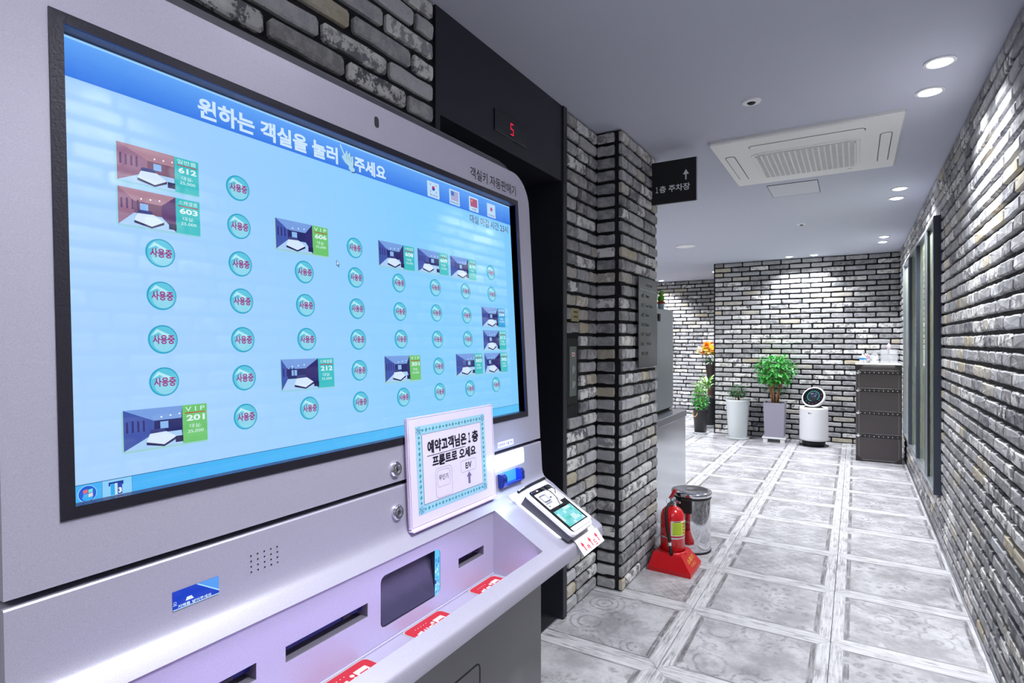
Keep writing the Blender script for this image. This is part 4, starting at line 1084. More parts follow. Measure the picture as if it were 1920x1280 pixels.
# ---- elevator call panel and brass plate on the narrow brick strip
XS = -1.220
cpn = thing('elevator_call_panel', (XS, 2.612, 1.20), 'steel elevator call panel with two round buttons on brick strip', 'button panel')
PF = Frame((XS-0.006, 2.612, 1.20), (0, 1, 0), (0, 0, 1))
prism(PF, rrect(-0.062, -0.165, 0.062, 0.165, 0.004), -0.004, 0.006).build('surround', M['matt_black'], cpn)
prism(PF, rrect(-0.040, -0.125, 0.040, 0.125, 0.003), 0.006, 0.010, 0.001).build('face_plate', mat('grey_steel', S(120, 126, 128), 0.35, metal=0.6), cpn)
for v in (0.01, -0.065):
    MB().lathe((XS+0.004, 2.612, 1.20+v), [(0.021, 0.0), (0.021, 0.003), (0.016, 0.005), (0.015, 0.003), (0.0, 0.003)], 20, 'x').build('button', M['steel'], cpn, smooth=False)
sg = Flat(PF, 0.0106); sg.rect(-0.016, 0.075, 0.020, 0.095, S(214, 200, 200)); sg.rect(-0.010, 0.081, 0.012, 0.088, S(196, 40, 40), 1); sg.build('red_mark', M['print'], cpn)
br = thing('brass_plate', (XS, 2.635, 1.485), 'small square brass plate with two slots above call panel', 'plate')
BF = Frame((XS, 2.635, 1.485), (0, 1, 0), (0, 0, 1))
prism(BF, rrect(-0.046, -0.033, 0.046, 0.033, 0.003), 0.0, 0.006, 0.001).build('plate', M['bronze'], br)
sl = Flat(BF, 0.0065)
for v in (0.014, -0.010): sl.rect(-0.024, v-0.003, 0.024, v+0.004, S(60, 50, 36))
sl.build('slots', M['print'], br, kind='stuff')

# ---- brushed steel directory on the pillar
XC = -1.076
dr = thing('directory_sign', (XC, 3.31, 1.46), 'tall brushed steel floor directory plate standing off the brick pillar', 'sign')
DF = Frame((XC+0.012, 3.131, 1.200), (0, 1, 0), (0, 0, 1)); DW, DH = 0.352, 0.522
prism(DF, [(0, 0), (DW, 0), (DW, DH), (0, DH)], 0.008, 0.014, 0.001).build('plate', mat('dark_brushed_steel', S(84, 86, 94), 0.24, metal=0.9, var=(5, 0.35)), dr)
for a, b in ((0.03, 0.03), (DW-0.03, 0.03), (DW-0.03, DH-0.03), (0.03, DH-0.03)):
    p = DF.p(a, b, 0); MB().lathe((p.x-0.012, p.y, p.z), [(0.008, -0.002), (0.008, 0.020)], 12, 'x').build('standoff', M['chrome'], dr)
dt = Flat(DF, 0.0146); IK = S(44, 44, 50)
dt.text('WELCOME', DW*0.36, DH*0.905, DW*0.72, DH*0.935, S(90, 90, 96), 0)
dt.rect(DW*0.06, DH*0.858, DW*0.96, DH*0.862, S(226, 228, 232))
for k, (a, b, wd_) in enumerate((('6\uce35', 'Room', .16), ('5\uce35', 'Room / Suite', .34), ('4\uce35', 'Room', .16), ('3\uce35', 'Room', .16), ('2\uce35', 'Room 2F', .26), ('1\uce35', '\uc8fc\ucc28\uc7a5', .30), ('\uc9c0\ud558', 'PB', .12))):
    v = DH*(0.775-0.107*k); dt.text(a, DW*0.12, v, DW*0.26, v+0.022, IK, 0, 0.02); dt.rect(DW*0.30, v-0.002, DW*0.308, v+0.024, IK); dt.text(b, DW*0.36, v+0.002, DW*(0.36+wd_), v+0.020, IK, 0, 0.01)
dt.build('engraving', M['print'], dr, kind='stuff')

# ---- hanging parking sign
es = thing('parking_sign', (-1.075, 3.455, 2.32), 'black square sign with white arrow projecting from pillar near ceiling', 'sign')
MB().box((-1.076, 3.448, 2.190), (-0.806, 3.470, 2.446), 0.001).build('panel', M['matt_black'], es)
MB().box((-0.806, 3.447, 2.188), (-0.802, 3.471, 2.448)).build('edge_strip', M['frame_light'], es)
MB().box((-1.092, 3.440, 2.24), (-1.074, 3.478, 2.40)).build('bracket', M['black_steel'], es)
ef = Flat(Frame((-1.076, 3.4475, 2.190), (1, 0, 0), (0, 0, 1)), 0.0); WH = S(236, 236, 240)
ef.text('\uff11', 0.028, 0.069, 0.042, 0.105, WH, 1, 0.02); ef.text('\uce35 \uc8fc\ucc28\uc7a5', 0.050, 0.066, 0.234, 0.108, WH, 1, 0.02)
ef.build('lettering', M['print'], es)
ef = Flat(ef.fr, 0.0); ef.poly([(0.206, 0.128), (0.214, 0.128), (0.214, 0.160), (0.228, 0.160), (0.210, 0.190), (0.192, 0.160), (0.206, 0.160)], WH, 1)
ef.build('arrow', M['print'], es)

# ---- fire extinguisher
cx, cy_ = -0.938, 3.42
stn = thing('extinguisher_stand', (cx, cy_, 0), 'red plastic trapezoid floor stand under the fire extinguisher', 'stand')
b0 = [(-1.052, 3.300), (-0.800, 3.290), (-0.800, 3.545), (-1.052, 3.555)]
b1 = [(-1.030, 3.335), (-0.858, 3.325), (-0.858, 3.505), (-1.030, 3.515)]
mb = MB(); V = [(x, y, 0) for x, y in b0]+[(x*1, y, 0.022) for x, y in b0]+[(x, y, 0.098) for x, y in b1]+[(x+(cx-x)*0.06, y+(cy_-y)*0.06, 0.104) for x, y in b1]
F = [(12, 13, 14, 15), (3, 2, 1, 0)]
for r in range(3):
    for i in range(4): j = (i+1) % 4; F.append((r*4+i, r*4+j, r*4+4+j, r*4+4+i))
mb.add(V, F).build('base', M['red_plastic'], stn)
MB().lathe((cx, cy_, 0.095), [(0.088, 0.0), (0.086, 0.010), (0.079, 0.016), (0.073, 0.016)], 32, cap=False).build('collar', M['red_plastic'], stn, smooth=True)
gf = Frame((-0.800, 3.30, 0.022), (0, 1, 0), Vector((-0.058, 0, 0.076)))
gl = Flat(gf, 0.0008); gl.text('\uc18c\ud654\uae30', 0.055, 0.040, 0.185, 0.070, S(206, 170, 80), 0, 0.02); gl.text('FIRE', 0.075, 0.016, 0.165, 0.032, S(206, 150, 80), 0); gl.build('gold_lettering', M['print'], stn)
ext = thing('fire_extinguisher', (cx, cy_, 0.10), 'red fire extinguisher with black hose at the foot of the pillar', 'fire extinguisher')
MB().lathe((cx, cy_, 0.0), [(0.066, 0.105), (0.0705, 0.109), (0.0705, 0.295), (0.068, 0.318), (0.058, 0.340), (0.042, 0.356), (0.024, 0.366), (0.018, 0.376)], 40).build('cylinder', M['red'], ext, smooth=True)
MB().lathe((cx, cy_, 0.0), [(0.0712, 0.187), (0.0716, 0.189), (0.0716, 0.194), (0.0712, 0.196)], 40, cap=False).build('strap', M['chrome'], ext)
MB().lathe((cx, cy_, 0.0), [(0.019, 0.370), (0.021, 0.374), (0.021, 0.384), (0.014, 0.388), (0.014, 0.405), (0.018, 0.407), (0.018, 0.416), (0.010, 0.420)], 20).build('valve', M['chrome'], ext)
hd_ = MB(); hd_.add([(cx-0.012, cy_-0.016, 0.402), (cx+0.012, cy_-0.016, 0.402), (cx+0.012, cy_+0.014, 0.418), (cx-0.012, cy_+0.014, 0.418)], [(0, 1, 2, 3)])
hv = MB(); hv.tube([(cx-0.014, cy_+0.0, 0.408), (cx-0.004, cy_-0.002, 0.424), (cx+0.012, cy_-0.004, 0.452), (cx+0.020, cy_-0.004, 0.462)], [0.011, 0.010, 0.011, 0.012], 8); hv.build('lever', M['red_plastic'], ext)
hw = MB(); hw.tube([(cx-0.010, cy_-0.002, 0.395), (cx+0.018, cy_-0.006, 0.398), (cx+0.048, cy_-0.010, 0.392)], [0.008, 0.007, 0.006], 8); hw.build('carry_handle', M['chrome'], ext)
pg = MB().lathe((cx+0.006, cy_-0.022, 0.386), [(0.0, -0.004), (0.011, -0.004), (0.011, 0.006), (0.0, 0.006)], 14, 'y').build('gauge', M['chrome'], ext)
rn = MB(); rn.tube([(cx-0.020+0.016*cos(t*pi/6), cy_-0.010, 0.395+0.018*sin(t*pi/6)) for t in range(13)], 0.0014, 6); rn.build('pull_ring', M['chrome'], ext)
hs_ = MB(); hs_.tube([(cx-0.002, cy_-0.020, 0.388), (cx-0.010, cy_-0.045, 0.384), (cx-0.018, cy_-0.066, 0.356), (cx-0.016, cy_-0.078, 0.300), (cx-0.008, cy_-0.081, 0.240), (cx+0.002, cy_-0.080, 0.186), (cx+0.004, cy_-0.079, 0.172)], 0.0082, 10); hs_.build('hose', M['rubber'], ext, smooth=True)
nz = MB(); nz.tube([(cx+0.004, cy_-0.079, 0.170), (cx+0.007, cy_-0.080, 0.152)], 0.0095, 10); nz.build('hose_ring', M['white_plastic'], ext)
nz = MB(); nz.tube([(cx+0.007, cy_-0.080, 0.154), (cx+0.012, cy_-0.081, 0.128), (cx+0.017, cy_-0.082, 0.098)], [0.008, 0.0095, 0.0115], 10); nz.build('nozzle', M['rubber'], ext, smooth=True)
# curved instruction label
def curved(name, a0, a1, z0, z1, r, col, par, n=10, mm='print'):
    mb = MB()
    for k in range(n):
        t0 = a0+(a1-a0)*k/n; t1 = a0+(a1-a0)*(k+1)/n
        mb.add([(cx+r*cos(t0), cy_+r*sin(t0), z0), (cx+r*cos(t1), cy_+r*sin(t1), z0), (cx+r*cos(t1), cy_+r*sin(t1), z1), (cx+r*cos(t0), cy_+r*sin(t0), z1)], [(0, 1, 2, 3)], col)
    return mb
lm = curved('l', -1.45, 0.15, 0.205, 0.292, 0.0709, S(226, 220, 214), ext)
for a in (curved('l', -1.32, -0.45, 0.209, 0.284, 0.0712, S(196, 214, 60), ext), curved('l', -0.42, 0.10, 0.209, 0.284, 0.0712, S(190, 216, 70), ext)): lm.add(a.V, a.F, S(190, 214, 58)); 
for k in range(6): a = curved('l', -1.25, -0.55, 0.216+0.011*k, 0.2185+0.011*k, 0.0715, S(110, 130, 40), ext, 5); lm.add(a.V, a.F, S(120, 140, 50))
for k in range(4): a = curved('l', -0.36, -0.05, 0.214+0.018*k, 0.224+0.018*k, 0.0715, S(196, 60, 50), ext, 4); lm.add(a.V, a.F, S(196, 70, 56))
a = curved('l', -1.2, -0.6, 0.2855, 0.2895, 0.0715, S(30), ext, 5); lm.add(a.V, a.F, S(40))
lm.C = [c or S(200) for c in lm.C]; lm.build('instruction_label', M['print'], ext, label='yellow green printed label')

# ---- stainless pedal bin
bx_, by_ = -0.915, 3.785
bn = thing('pedal_bin', (bx_, by_, 0), 'polished stainless round pedal bin behind fire extinguisher', 'bin')
MB().lathe((bx_, by_, 0), [(0.121, 0.0), (0.123, 0.004), (0.123, 0.012)], 40).build('base_ring', M['rubber'], bn)
MB().lathe((bx_, by_, 0), [(0.119, 0.010), (0.120, 0.014), (0.120, 0.345), (0.118, 0.348)], 48).build('body', M['chrome_can'], bn, smooth=True)
MB().lathe((bx_, by_, 0), [(0.122, 0.340), (0.124, 0.344), (0.124, 0.352), (0.121, 0.356)], 48, cap=False).build('rim', M['rubber'], bn)
MB().lathe((bx_, by_, 0), [(0.123, 0.354), (0.127, 0.358), (0.127, 0.376), (0.122, 0.383), (0.108, 0.387), (0.09, 0.3875), (0.075, 0.386), (0.0, 0.390)], 48).build('lid', M['chrome'], bn, smooth=True)
an = radians(-91); hx_, hy_ = bx_+0.124*cos(an), by_+0.124*sin(an)
MB().box((hx_-0.034, hy_-0.014, 0.262), (hx_+0.034, hy_+0.014, 0.350), 0.004).build('hinge_box', M['rubber'], bn)

# ---- stainless cabinet with grey machine on top, cactus
sc1 = thing('steel_cabinet', (-1.40, 4.23, 0), 'polished stainless floor cabinet behind the brick pillar', 'cabinet')
M['cab_steel'] = mat('cabinet_steel', S(196, 200, 206), 0.16, metal=0.85, var=(2.2, 0.12))
MB().box((-1.70, 3.80, 0.02), (-1.152, 4.575, 0.755), 0.003).build('body', M['cab_steel'], sc1)
MB().box((-1.705, 3.792, 0.759), (-1.146, 4.585, 0.812), 0.003).build('worktop', M['steel'], sc1)
MB().box((-1.68, 3.83, 0.0), (-1.17, 4.55, 0.02)).build('plinth', M['rubber'], sc1)
mc = thing('grey_machine', (-1.45, 4.29, 0.812), 'tall grey fronted machine standing on the stainless cabinet', 'machine')
MB().box((-1.68, 3.93, 0.822), (-1.262, 4.590, 1.600), 0.004).build('casing', M['matt_black'], mc)
MB().box((-1.262, 3.945, 0.830), (-1.250, 4.572, 1.596), 0.004).build('front_panel', mat('satin_grey_panel', S(150, 156, 164), 0.28, metal=0.5, var=(1.5, 0.1)), mc)
MB().box((-1.252, 3.940, 0.826), (-1.246, 3.948, 1.600)).build('edge_trim', M['frame_light'], mc)
MB().box((-1.66, 3.95, 0.812), (-1.28, 4.57, 0.822)).build('feet', M['rubber'], mc)
MB().box((-1.240, 4.16, 1.50), (-1.250, 4.20, 1.555), 0.002).build('latch', M['matt_black'], mc)
ca = thing('cactus', (-1.290, 4.375, 1.600), 'small green cactus in blue white pot on top of the grey machine', 'cactus')
x, y = -1.290, 4.375
MB().lathe((x, y, 1.600), [(0.019, 0.0), (0.024, 0.004), (0.028, 0.042)], 18).build('pot', M['speckle'], ca)
MB().lathe((x, y, 1.642), [(0.030, 0.0), (0.031, 0.004), (0.031, 0.016), (0.026, 0.018), (0.0, 0.016)], 18).build('pot_rim', M['terra'], ca)
def ribbed(c, prof, n=8, amp=0.16):
    mb = MB(); V = []; F = []; N = n*2
    for r, h in prof:
        for k in range(N): a = 2*pi*k/N; rr = r*(1+(amp if k % 2 == 0 else -amp)); V.append((c[0]+rr*cos(a), c[1]+rr*sin(a), c[2]+h))
    for j in range(len(prof)-1):
        for k in range(N): k2 = (k+1) % N; F.append((j*N+k, j*N+k2, (j+1)*N+k2, (j+1)*N+k))
    return mb.add(V, F)
ribbed((x, y, 1.656), [(0.014, 0.0), (0.022, 0.010), (0.024, 0.028), (0.022, 0.044), (0.010, 0.052), (0.001, 0.053)]).build('stem', M['cactus'], ca, smooth=True)
ribbed((x+0.002, y, 1.706), [(0.006, 0.0), (0.016, 0.006), (0.020, 0.018), (0.016, 0.031), (0.006, 0.037), (0.001, 0.038)]).build('cactus_head', M['leafC'], ca, smooth=True)

# ------------------------------------------------------------------ plants
def leaf(mb, p, d, L, Wd, up=Vector((0, 0, 1)), droop=0.25, seg=3):
    d = Vector(d).normalized(); s_ = d.cross(up)
    if s_.length < 0.05: s_ = Vector((1, 0, 0))
    s_.normalize(); V = []; F = []
    for k in range(seg+1):
        t = k/seg; wv = Wd*0.5*sin(pi*min(0.98, 0.12+0.86*t))**0.8 if 0 < k < seg else Wd*0.06
        q = Vector(p)+d*L*t-up*(droop*L*t*t)
        V += [q-s_*wv+up*wv*0.25, q, q+s_*wv+up*wv*0.25]
    for k in range(seg): a = k*3; F += [(a, a+1, a+4, a+3), (a+1, a+2, a+5, a+4)]
    mb.add(V, F)
def ballfoliage(name, par, c, rx, rz, n, L, Wd, m, seed, hollow=0.55):
    rg = random.Random(seed); mb = MB()
    for k in range(n):
        th = rg.uniform(0, 2*pi); cz = rg.uniform(-0.85, 1.0); r = (rg.uniform(hollow**3, 1.0))**(1/3)*(1+rg.uniform(-.12, .12)); sz = sqrt(max(0, 1-cz*cz))
        p = Vector((c[0]+rx*r*sz*cos(th), c[1]+rx*r*sz*sin(th), c[2]+rz*r*cz))
        d = Vector((sz*cos(th)+rg.uniform(-.6, .6), sz*sin(th)+rg.uniform(-.6, .6), cz*0.5+rg.uniform(-.5, .5)))
        leaf(mb, p, d, L*rg.uniform(.7, 1.25), Wd*rg.uniform(.8, 1.2), droop=0.3, seg=2)
    return mb.build(name, m, par, kind='stuff')

# white tall pot
x, y = -1.405, 8.43
wp = thing('potted_plant', (x, y, 0), 'small leafy shrub in a tall tapered white pot by end wall', 'plant')
MB().lathe((x, y, 0.02), [(0.118, 0.0), (0.122, 0.004), (0.154, 0.50), (0.160, 0.505), (0.161, 0.520), (0.156, 0.524), (0.146, 0.522), (0.143, 0.505)], 40, cap=False).build('pot', M['pot_white'], wp, smooth=True)
MB().lathe((x, y, 0.0), [(0.125, 0.0), (0.146, 0.006), (0.150, 0.030), (0.145, 0.030), (0.128, 0.012)], 36).build('saucer', M['pot_white'], wp)
MB().lathe((x, y, 0.515), [(0.148, 0.0), (0.08, 0.006), (0.0, 0.010)], 24).build('soil', M['soil'], wp)
sm = MB(); rg = random.Random(2)
for k in range(6): sm.tube([(x+rg.uniform(-.03, .03), y+rg.uniform(-.03, .03), 0.51), (x+rg.uniform(-.07, .07), y+rg.uniform(-.06, .06), 0.66)], 0.005, 6)
sm.build('stem', M['stem'], wp, kind='stuff')
ballfoliage('foliage', wp, (x, y, 0.655), 0.125, 0.085, 420, 0.030, 0.020, M['leafB'], 4, 0.3)

# mauve-grey square planter on a white stand
x, y = -0.930, 8.43
gp = thing('potted_tree', (x, y, 0), 'bushy green multi stemmed tree in mauve grey square planter', 'plant')
st_ = thing('plant_stand', (x, y, 0), 'low white plastic stand beneath the grey square planter', 'stand')
MB().box((x-0.146, y-0.146, 0.052), (x+0.146, y+0.146, 0.070), 0.004).build('tray', M['white_plastic'], st_)
for sx_ in (-1, 1):
    for sy_ in (-1, 1): MB().box((x+sx_*0.105-0.028, y+sy_*0.105-0.028, 0.0), (x+sx_*0.105+0.028, y+sy_*0.105+0.028, 0.052), 0.003).build('leg', M['white_plastic'], st_)
mb = MB(); z0, z1 = 0.0705, 0.530
ro = [(-1, -1), (1, -1), (1, 1), (-1, 1)]
lv = [(0.116, z0), (0.130, z1-0.01), (0.130, z1), (0.118, z1), (0.116, z1-0.03)]
V = [(x+a*r, y+b*r, z) for r, z in lv for a, b in ro]; F = [(3, 2, 1, 0)]
for j in range(4):
    for i in range(4): i2 = (i+1) % 4; F.append((j*4+i, j*4+i2, (j+1)*4+i2, (j+1)*4+i))
mb.add(V, F).build('planter', M['pot_grey'], gp)
MB().box((x-0.115, y-0.115, 0.49), (x+0.115, y+0.115, 0.512)).build('soil', M['soil'], gp)
rg = random.Random(9)
for k in range(7):
    a = 2*pi*k/7; r0 = 0.035; r1 = rg.uniform(0.06, 0.11)
    MB().tube([(x+r0*cos(a), y+r0*sin(a), 0.505), (x+(r0+r1)/2*cos(a)*0.9, y+(r0+r1)/2*sin(a)*0.9, 0.66), (x+r1*cos(a), y+r1*sin(a), 0.80)], [0.014, 0.011, 0.007], 7).build('trunk', M['stem'], gp, smooth=True)
tw = MB()
for k in range(26):
    a = rg.uniform(0, 2*pi); r = rg.uniform(0.08, 0.22); tw.tube([(x+0.06*cos(a), y+0.06*sin(a), rg.uniform(0.66, 0.80)), (x+r*cos(a), y+r*sin(a), rg.uniform(0.84, 1.10))], 0.0035, 5)
tw.build('twigs', M['stem'], gp, kind='stuff')
ballfoliage('foliage', gp, (x, y, 0.955), 0.245, 0.205, 1150, 0.050, 0.036, M['leafA'], 5, 0.35)
ballfoliage('lower_foliage', gp, (x, y-0.01, 0.76), 0.16, 0.13, 110, 0.045, 0.030, M['leafB'], 15, 0.5)

# black pot with rope handle
x, y = -1.955, 8.62
bp = thing('potted_plant', (x, y, 0), 'bright leafy plant in small black pot with rope handle', 'plant')
MB().lathe((x, y, 0.014), [(0.080, 0.0), (0.084, 0.003), (0.104, 0.320), (0.110, 0.325), (0.110, 0.340), (0.102, 0.340), (0.099, 0.31)], 32, cap=False).build('pot', M['pot_black'], bp, smooth=True)
MB().lathe((x, y, 0), [(0.090, 0.0), (0.104, 0.006), (0.108, 0.022), (0.102, 0.022), (0.090, 0.010)], 32).build('saucer', M['pot_white'], bp)
MB().lathe((x, y, 0.325), [(0.099, 0.0), (0.0, 0.006)], 20).build('soil', M['soil'], bp)
MB().tube([(x-0.085+0.043*(1-cos(t*pi/8))*0.9-0.01, y-0.085-0.03*sin(t*pi/8), 0.335-0.085*sin(t*pi/8)) for t in range(9)], 0.006, 8).build('rope_handle', M['cord'], bp, smooth=True)
sm = MB(); rg = random.Random(12)
for k in range(7): sm.tube([(x+rg.uniform(-.03, .03), y+rg.uniform(-.03, .03), 0.33), (x+rg.uniform(-.07, .07), y+rg.uniform(-.05, .05), rg.uniform(.5, .68))], 0.0045, 6)
sm.build('stem', M['stem'], bp, kind='stuff')
ballfoliage('foliage', bp, (x-0.01, y, 0.50), 0.105, 0.165, 330, 0.046, 0.028, M['leafA'], 6, 0.25)
ballfoliage('upper_foliage', bp, (x, y, 0.66), 0.09, 0.07, 90, 0.055, 0.022, M['leafC'], 8, 0.25)

# large charcoal pot with strap leaves, mostly behind the wall corner
x, y = -2.000, 9.40
lp = thing('potted_plant', (x, y, 0), 'strappy light green plant in large charcoal pot behind wall corner', 'plant')
MB().lathe((x, y, 0.0), [(0.105, 0.0), (0.108, 0.004), (0.138, 0.44), (0.146, 0.445), (0.147, 0.468), (0.138, 0.47), (0.134, 0.44)], 36, cap=False).build('pot', M['pot_char'], lp, smooth=True)
MB().lathe((x, y, 0.0), [(0.125, 0.0), (0.145, 0.008), (0.148, 0.030), (0.140, 0.030)], 32).build('saucer', M['pot_white'], lp)
MB().lathe((x, y, 0.450), [(0.135, 0.0), (0.0, 0.006)], 20).build('soil', M['soil'], lp)
MB().tube([(x, y, 0.45), (x+0.005, y, 0.62)], [0.014, 0.010], 8).build('stem', M['stem'], lp)
rg = random.Random(6)
for k in range(26):
    a = 2*pi*k/26*2.618; el = rg.uniform(0.25, 1.25); mb = MB()
    leaf(mb, (x-0.02, y-0.03, 0.60+0.003*k), (cos(a)*cos(el), sin(a)*cos(el), sin(el)), rg.uniform(0.26, 0.38), 0.044, droop=0.40, seg=5)
    mb.build('leaf', M['leafD'], lp)

# tall brown vase with yellow flowers
x, y = -2.115, 10.15
fv = thing('flower_vase', (x, y, 0), 'yellow and orange flowers in tall tapered dark brown vase', 'flowers')
M['vase'] = mat('dark_brown_vase', S(58, 44, 44), 0.5, bump=(60, 0.5))
MB().lathe((x, y, 0.0), [(0.075, 0.0), (0.080, 0.01), (0.060, 0.55), (0.072, 0.72), (0.104, 0.945), (0.108, 0.955), (0.100, 0.955)], 28).build('vase', M['vase'], fv, smooth=True)
ballfoliage('foliage', fv, (x-0.01, y, 1.04), 0.12, 0.085, 150, 0.06, 0.028, M['leafB'], 31, 0.3)
rg = random.Random(44)
def blossom(name, c, r, m):
    mb = MB()
    for q in range(9):
        a = 2*pi*q/9; e = rg.uniform(0.1, 0.9); leaf(mb, c, (cos(a)*cos(e), sin(a)*0.5*cos(e)-0.5, sin(a)*0.7+0.2), r*0.8, r*0.75, droop=0.15, seg=2)
    mb.build(name, m, fv)
for k in range(80):
    th = rg.uniform(0, 2*pi); cz = rg.uniform(-0.5, 1); s_ = sqrt(max(0, 1-cz*cz))
    q_ = rg.uniform(0.25, 1.0)**0.6; c = (x-0.05+0.185*q_*s_*cos(th), y+0.11*s_*sin(th)-0.04, 1.19+0.17*q_*cz)
    blossom('blossom', c, rg.uniform(0.042, 0.062), M['petalW'] if c[0] < x-0.13 else rg.choice((M['petalY'], M['petalY'], M['petalO'])))

# ------------------------------------------------------------------ air purifier
x, y = -0.462, 8.36
ap = thing('air_purifier', (x, y, 0), 'white cylindrical air purifier with tilted round head and dark display', 'air purifier')
MB().lathe((x, y, 0.0), [(0.150, 0.0), (0.172, 0.003), (0.174, 0.010), (0.150, 0.018), (0.135, 0.022)], 44).build('base_plate', M['gloss_black'], ap, smooth=False)
MB().lathe((x, y, 0.020), [(0.132, 0.0), (0.140, 0.055)], 44).build('air_inlet', M['matt_black'], ap)
MB().lathe((x, y, 0.072), [(0.150, 0.0), (0.166, 0.004), (0.168, 0.03), (0.166, 0.40), (0.163, 0.428), (0.150, 0.430), (0.120, 0.420)], 48).build('body', M['white_plastic'], ap, smooth=True)
MB().lathe((x, y, 0.49), [(0.120, 0.0), (0.08, 0.03)], 32).build('neck', M['matt_black'], ap)
nv = Vector((-0.30, -0.80, 0.52)).normalized(); uu = Vector((1, 0, 0)); uu = (uu-nv*uu.dot(nv)).normalized(); vv = nv.cross(uu).normalized()
hc = Vector((x+0.0, y-0.02, 0.628)); HF = Frame(hc, uu, vv)
def lathe_f(fr, prof, n=44):
    V = [fr.p(r*cos(2*pi*k/n), r*sin(2*pi*k/n), h) for r, h in prof for k in range(n)]
    F = [(j*n+k, j*n+(k+1) % n, (j+1)*n+(k+1) % n, (j+1)*n+k) for j in range(len(prof)-1) for k in range(n)]
    F.append(tuple(range(n))[::-1]); F.append(tuple((len(prof)-1)*n+k for k in range(n)))
    return MB().add(V, F)
lathe_f(HF, [(0.095, -0.062), (0.128, -0.045), (0.142, -0.012), (0.143, 0.010), (0.136, 0.018), (0.128, 0.016)]).build('head', M['white_plastic'], ap, smooth=True)
lathe_f(HF, [(0.128, 0.0150), (0.120, 0.020), (0.060, 0.020)]).build('head_face', M['gloss_black'], ap)
dp = Flat(HF, 0.0208)
dp.disc(0.004, 0.004, 0.070, S(36, 46, 54), 0, 36)
for k in range(20):
    a0 = 2*pi*k/20-0.9
    if k < 17: dp.poly([(0.004+0.071*cos(a0), 0.004+0.071*sin(a0)), (0.004+0.076*cos(a0), 0.004+0.076*sin(a0)), (0.004+0.076*cos(a0+.32), 0.004+0.076*sin(a0+.32)), (0.004+0.071*cos(a0+.32), 0.004+0.071*sin(a0+.32))], S(90, 206, 200), 1)
rg = random.Random(77)
for k in range(16): a, b = rg.uniform(-0.03, 0.045), rg.uniform(-0.012, 0.045); dp.rect(a, b, a+rg.uniform(.004, .012), b+rg.uniform(.003, .008), rg.choice([S(226, 236, 255), S(140, 150, 255), S(190, 200, 255)]), 2)
for k in range(7): a = -2.5+k*0.45; dp.disc(0.100*cos(a), 0.100*sin(a), 0.004, rg.choice([S(240, 90, 110), S(120, 180, 220), S(230, 230, 235)]), 2, 8)
dp.build('display', M['led'], ap)
lg = Flat(Frame((x-0.035, y-0.1685, 0.425), (1, 0, 0), (0, 0, 1)), 0.0)
lg.disc(-0.012, 0.008, 0.008, S(60, 60, 66), 0, 14); lg.text('LG', 0.002, 0.001, 0.022, 0.014, S(110, 110, 116), 0, 0.02); lg.build('emblem', M['print'], ap)

# ------------------------------------------------------------------ leather trunk chest with things on top
X0, X1, Y0, Y1, ZT = 0.006, 0.440, 7.56, 8.02, 1.085
tr = thing('trunk_chest', ((X0+X1)/2, (Y0+Y1)/2, 0), 'tall dark studded leather trunk chest against the right wall', 'trunk')
MB().box((X0, Y0+0.008, 0.0), (X1, Y1, ZT), 0.004).build('carcass', M['leather'], tr)
MB().box((X0-0.004, Y0-0.002, ZT), (X1+0.003, Y1+0.003, ZT+0.012), 0.003).build('top_board', mat('pale_top', S(214, 212, 212), 0.3), tr)
zs = [0.0, 0.278, 0.535, 0.790, 0.990, ZT]
for k in range(5):
    a, b = zs[k], zs[k+1]
    MB().box((X0+0.004, Y0-0.004, a+0.006), (X1-0.004, Y0+0.010, b-0.004 if k == 4 else b-0.002), 0.004).build('drawer', M['leather'], tr)
for k in range(1, 5):
    z = zs[k]
    bd = MB().box((X0, Y0-0.009, z-0.002), (X1, Y0+0.001, z+0.036), 0.002).build('leather_band', M['leather_trim'], tr)
    for q in range(9):
        MB().lathe((X0+0.045+(X1-X0-0.085)*q/8, Y0-0.009, z+0.012), [(0.0080, 0.0), (0.006, -0.005), (0.0, -0.007)], 8, 'y').build('stud', M['chrome'], bd)
    ltc = MB().lathe((X0+0.022, Y0-0.010, z+0.014), [(0.021, 0.0), (0.020, -0.004), (0.008, -0.007), (0.0, -0.007)], 14, 'y').build('corner_rivet', M['chrome'], tr)
for cxp, s1 in ((X0, 1), (X1, -1)):
    for czp, s2 in ((0.0, 1), (ZT, -1)):
        L = 0.07
        MB().add([(cxp, Y0-0.010, czp), (cxp+s1*L, Y0-0.010, czp), (cxp, Y0-0.010, czp+s2*L), (cxp, Y0+0.02, czp), (cxp+s1*L, Y0-0.004, czp), (cxp, Y0-0.004, czp+s2*L)], [(0, 1, 2), (0, 1, 4, 3), (0, 2, 5, 3), (1, 2, 5, 4)]).build('corner_piece', M['leather_trim'], tr)
stc = MB()
for z in (0.020, ZT-0.018):
    for q in range(40): a = X0+0.06+(X1-X0-0.12)*q/40; stc.box((a, Y0-0.0108, z), (a+0.006, Y0-0.0098, z+0.002))
for xx in (X0+0.030, X1-0.030):
    for q in range(100): a = 0.05+(ZT-0.1)*q/100; stc.box((xx, Y0-0.0055, a), (xx+0.002, Y0-0.0045, a+0.006))
stc.build('stitching', M['stitch'], tr, kind='stuff')
for zz in (0.28, 0.54, 0.79):
    MB().box((X0-0.004, Y0+0.02, zz), (X0+0.001, Y1-0.02, zz+0.034), 0.001).build('side_band', M['leather_trim'], tr)
TZ = ZT+0.012
x, y = 0.075, 7.66
bt = thing('pump_bottle', (x, y, TZ), 'white pump bottle with blue label on the leather trunk', 'bottle')
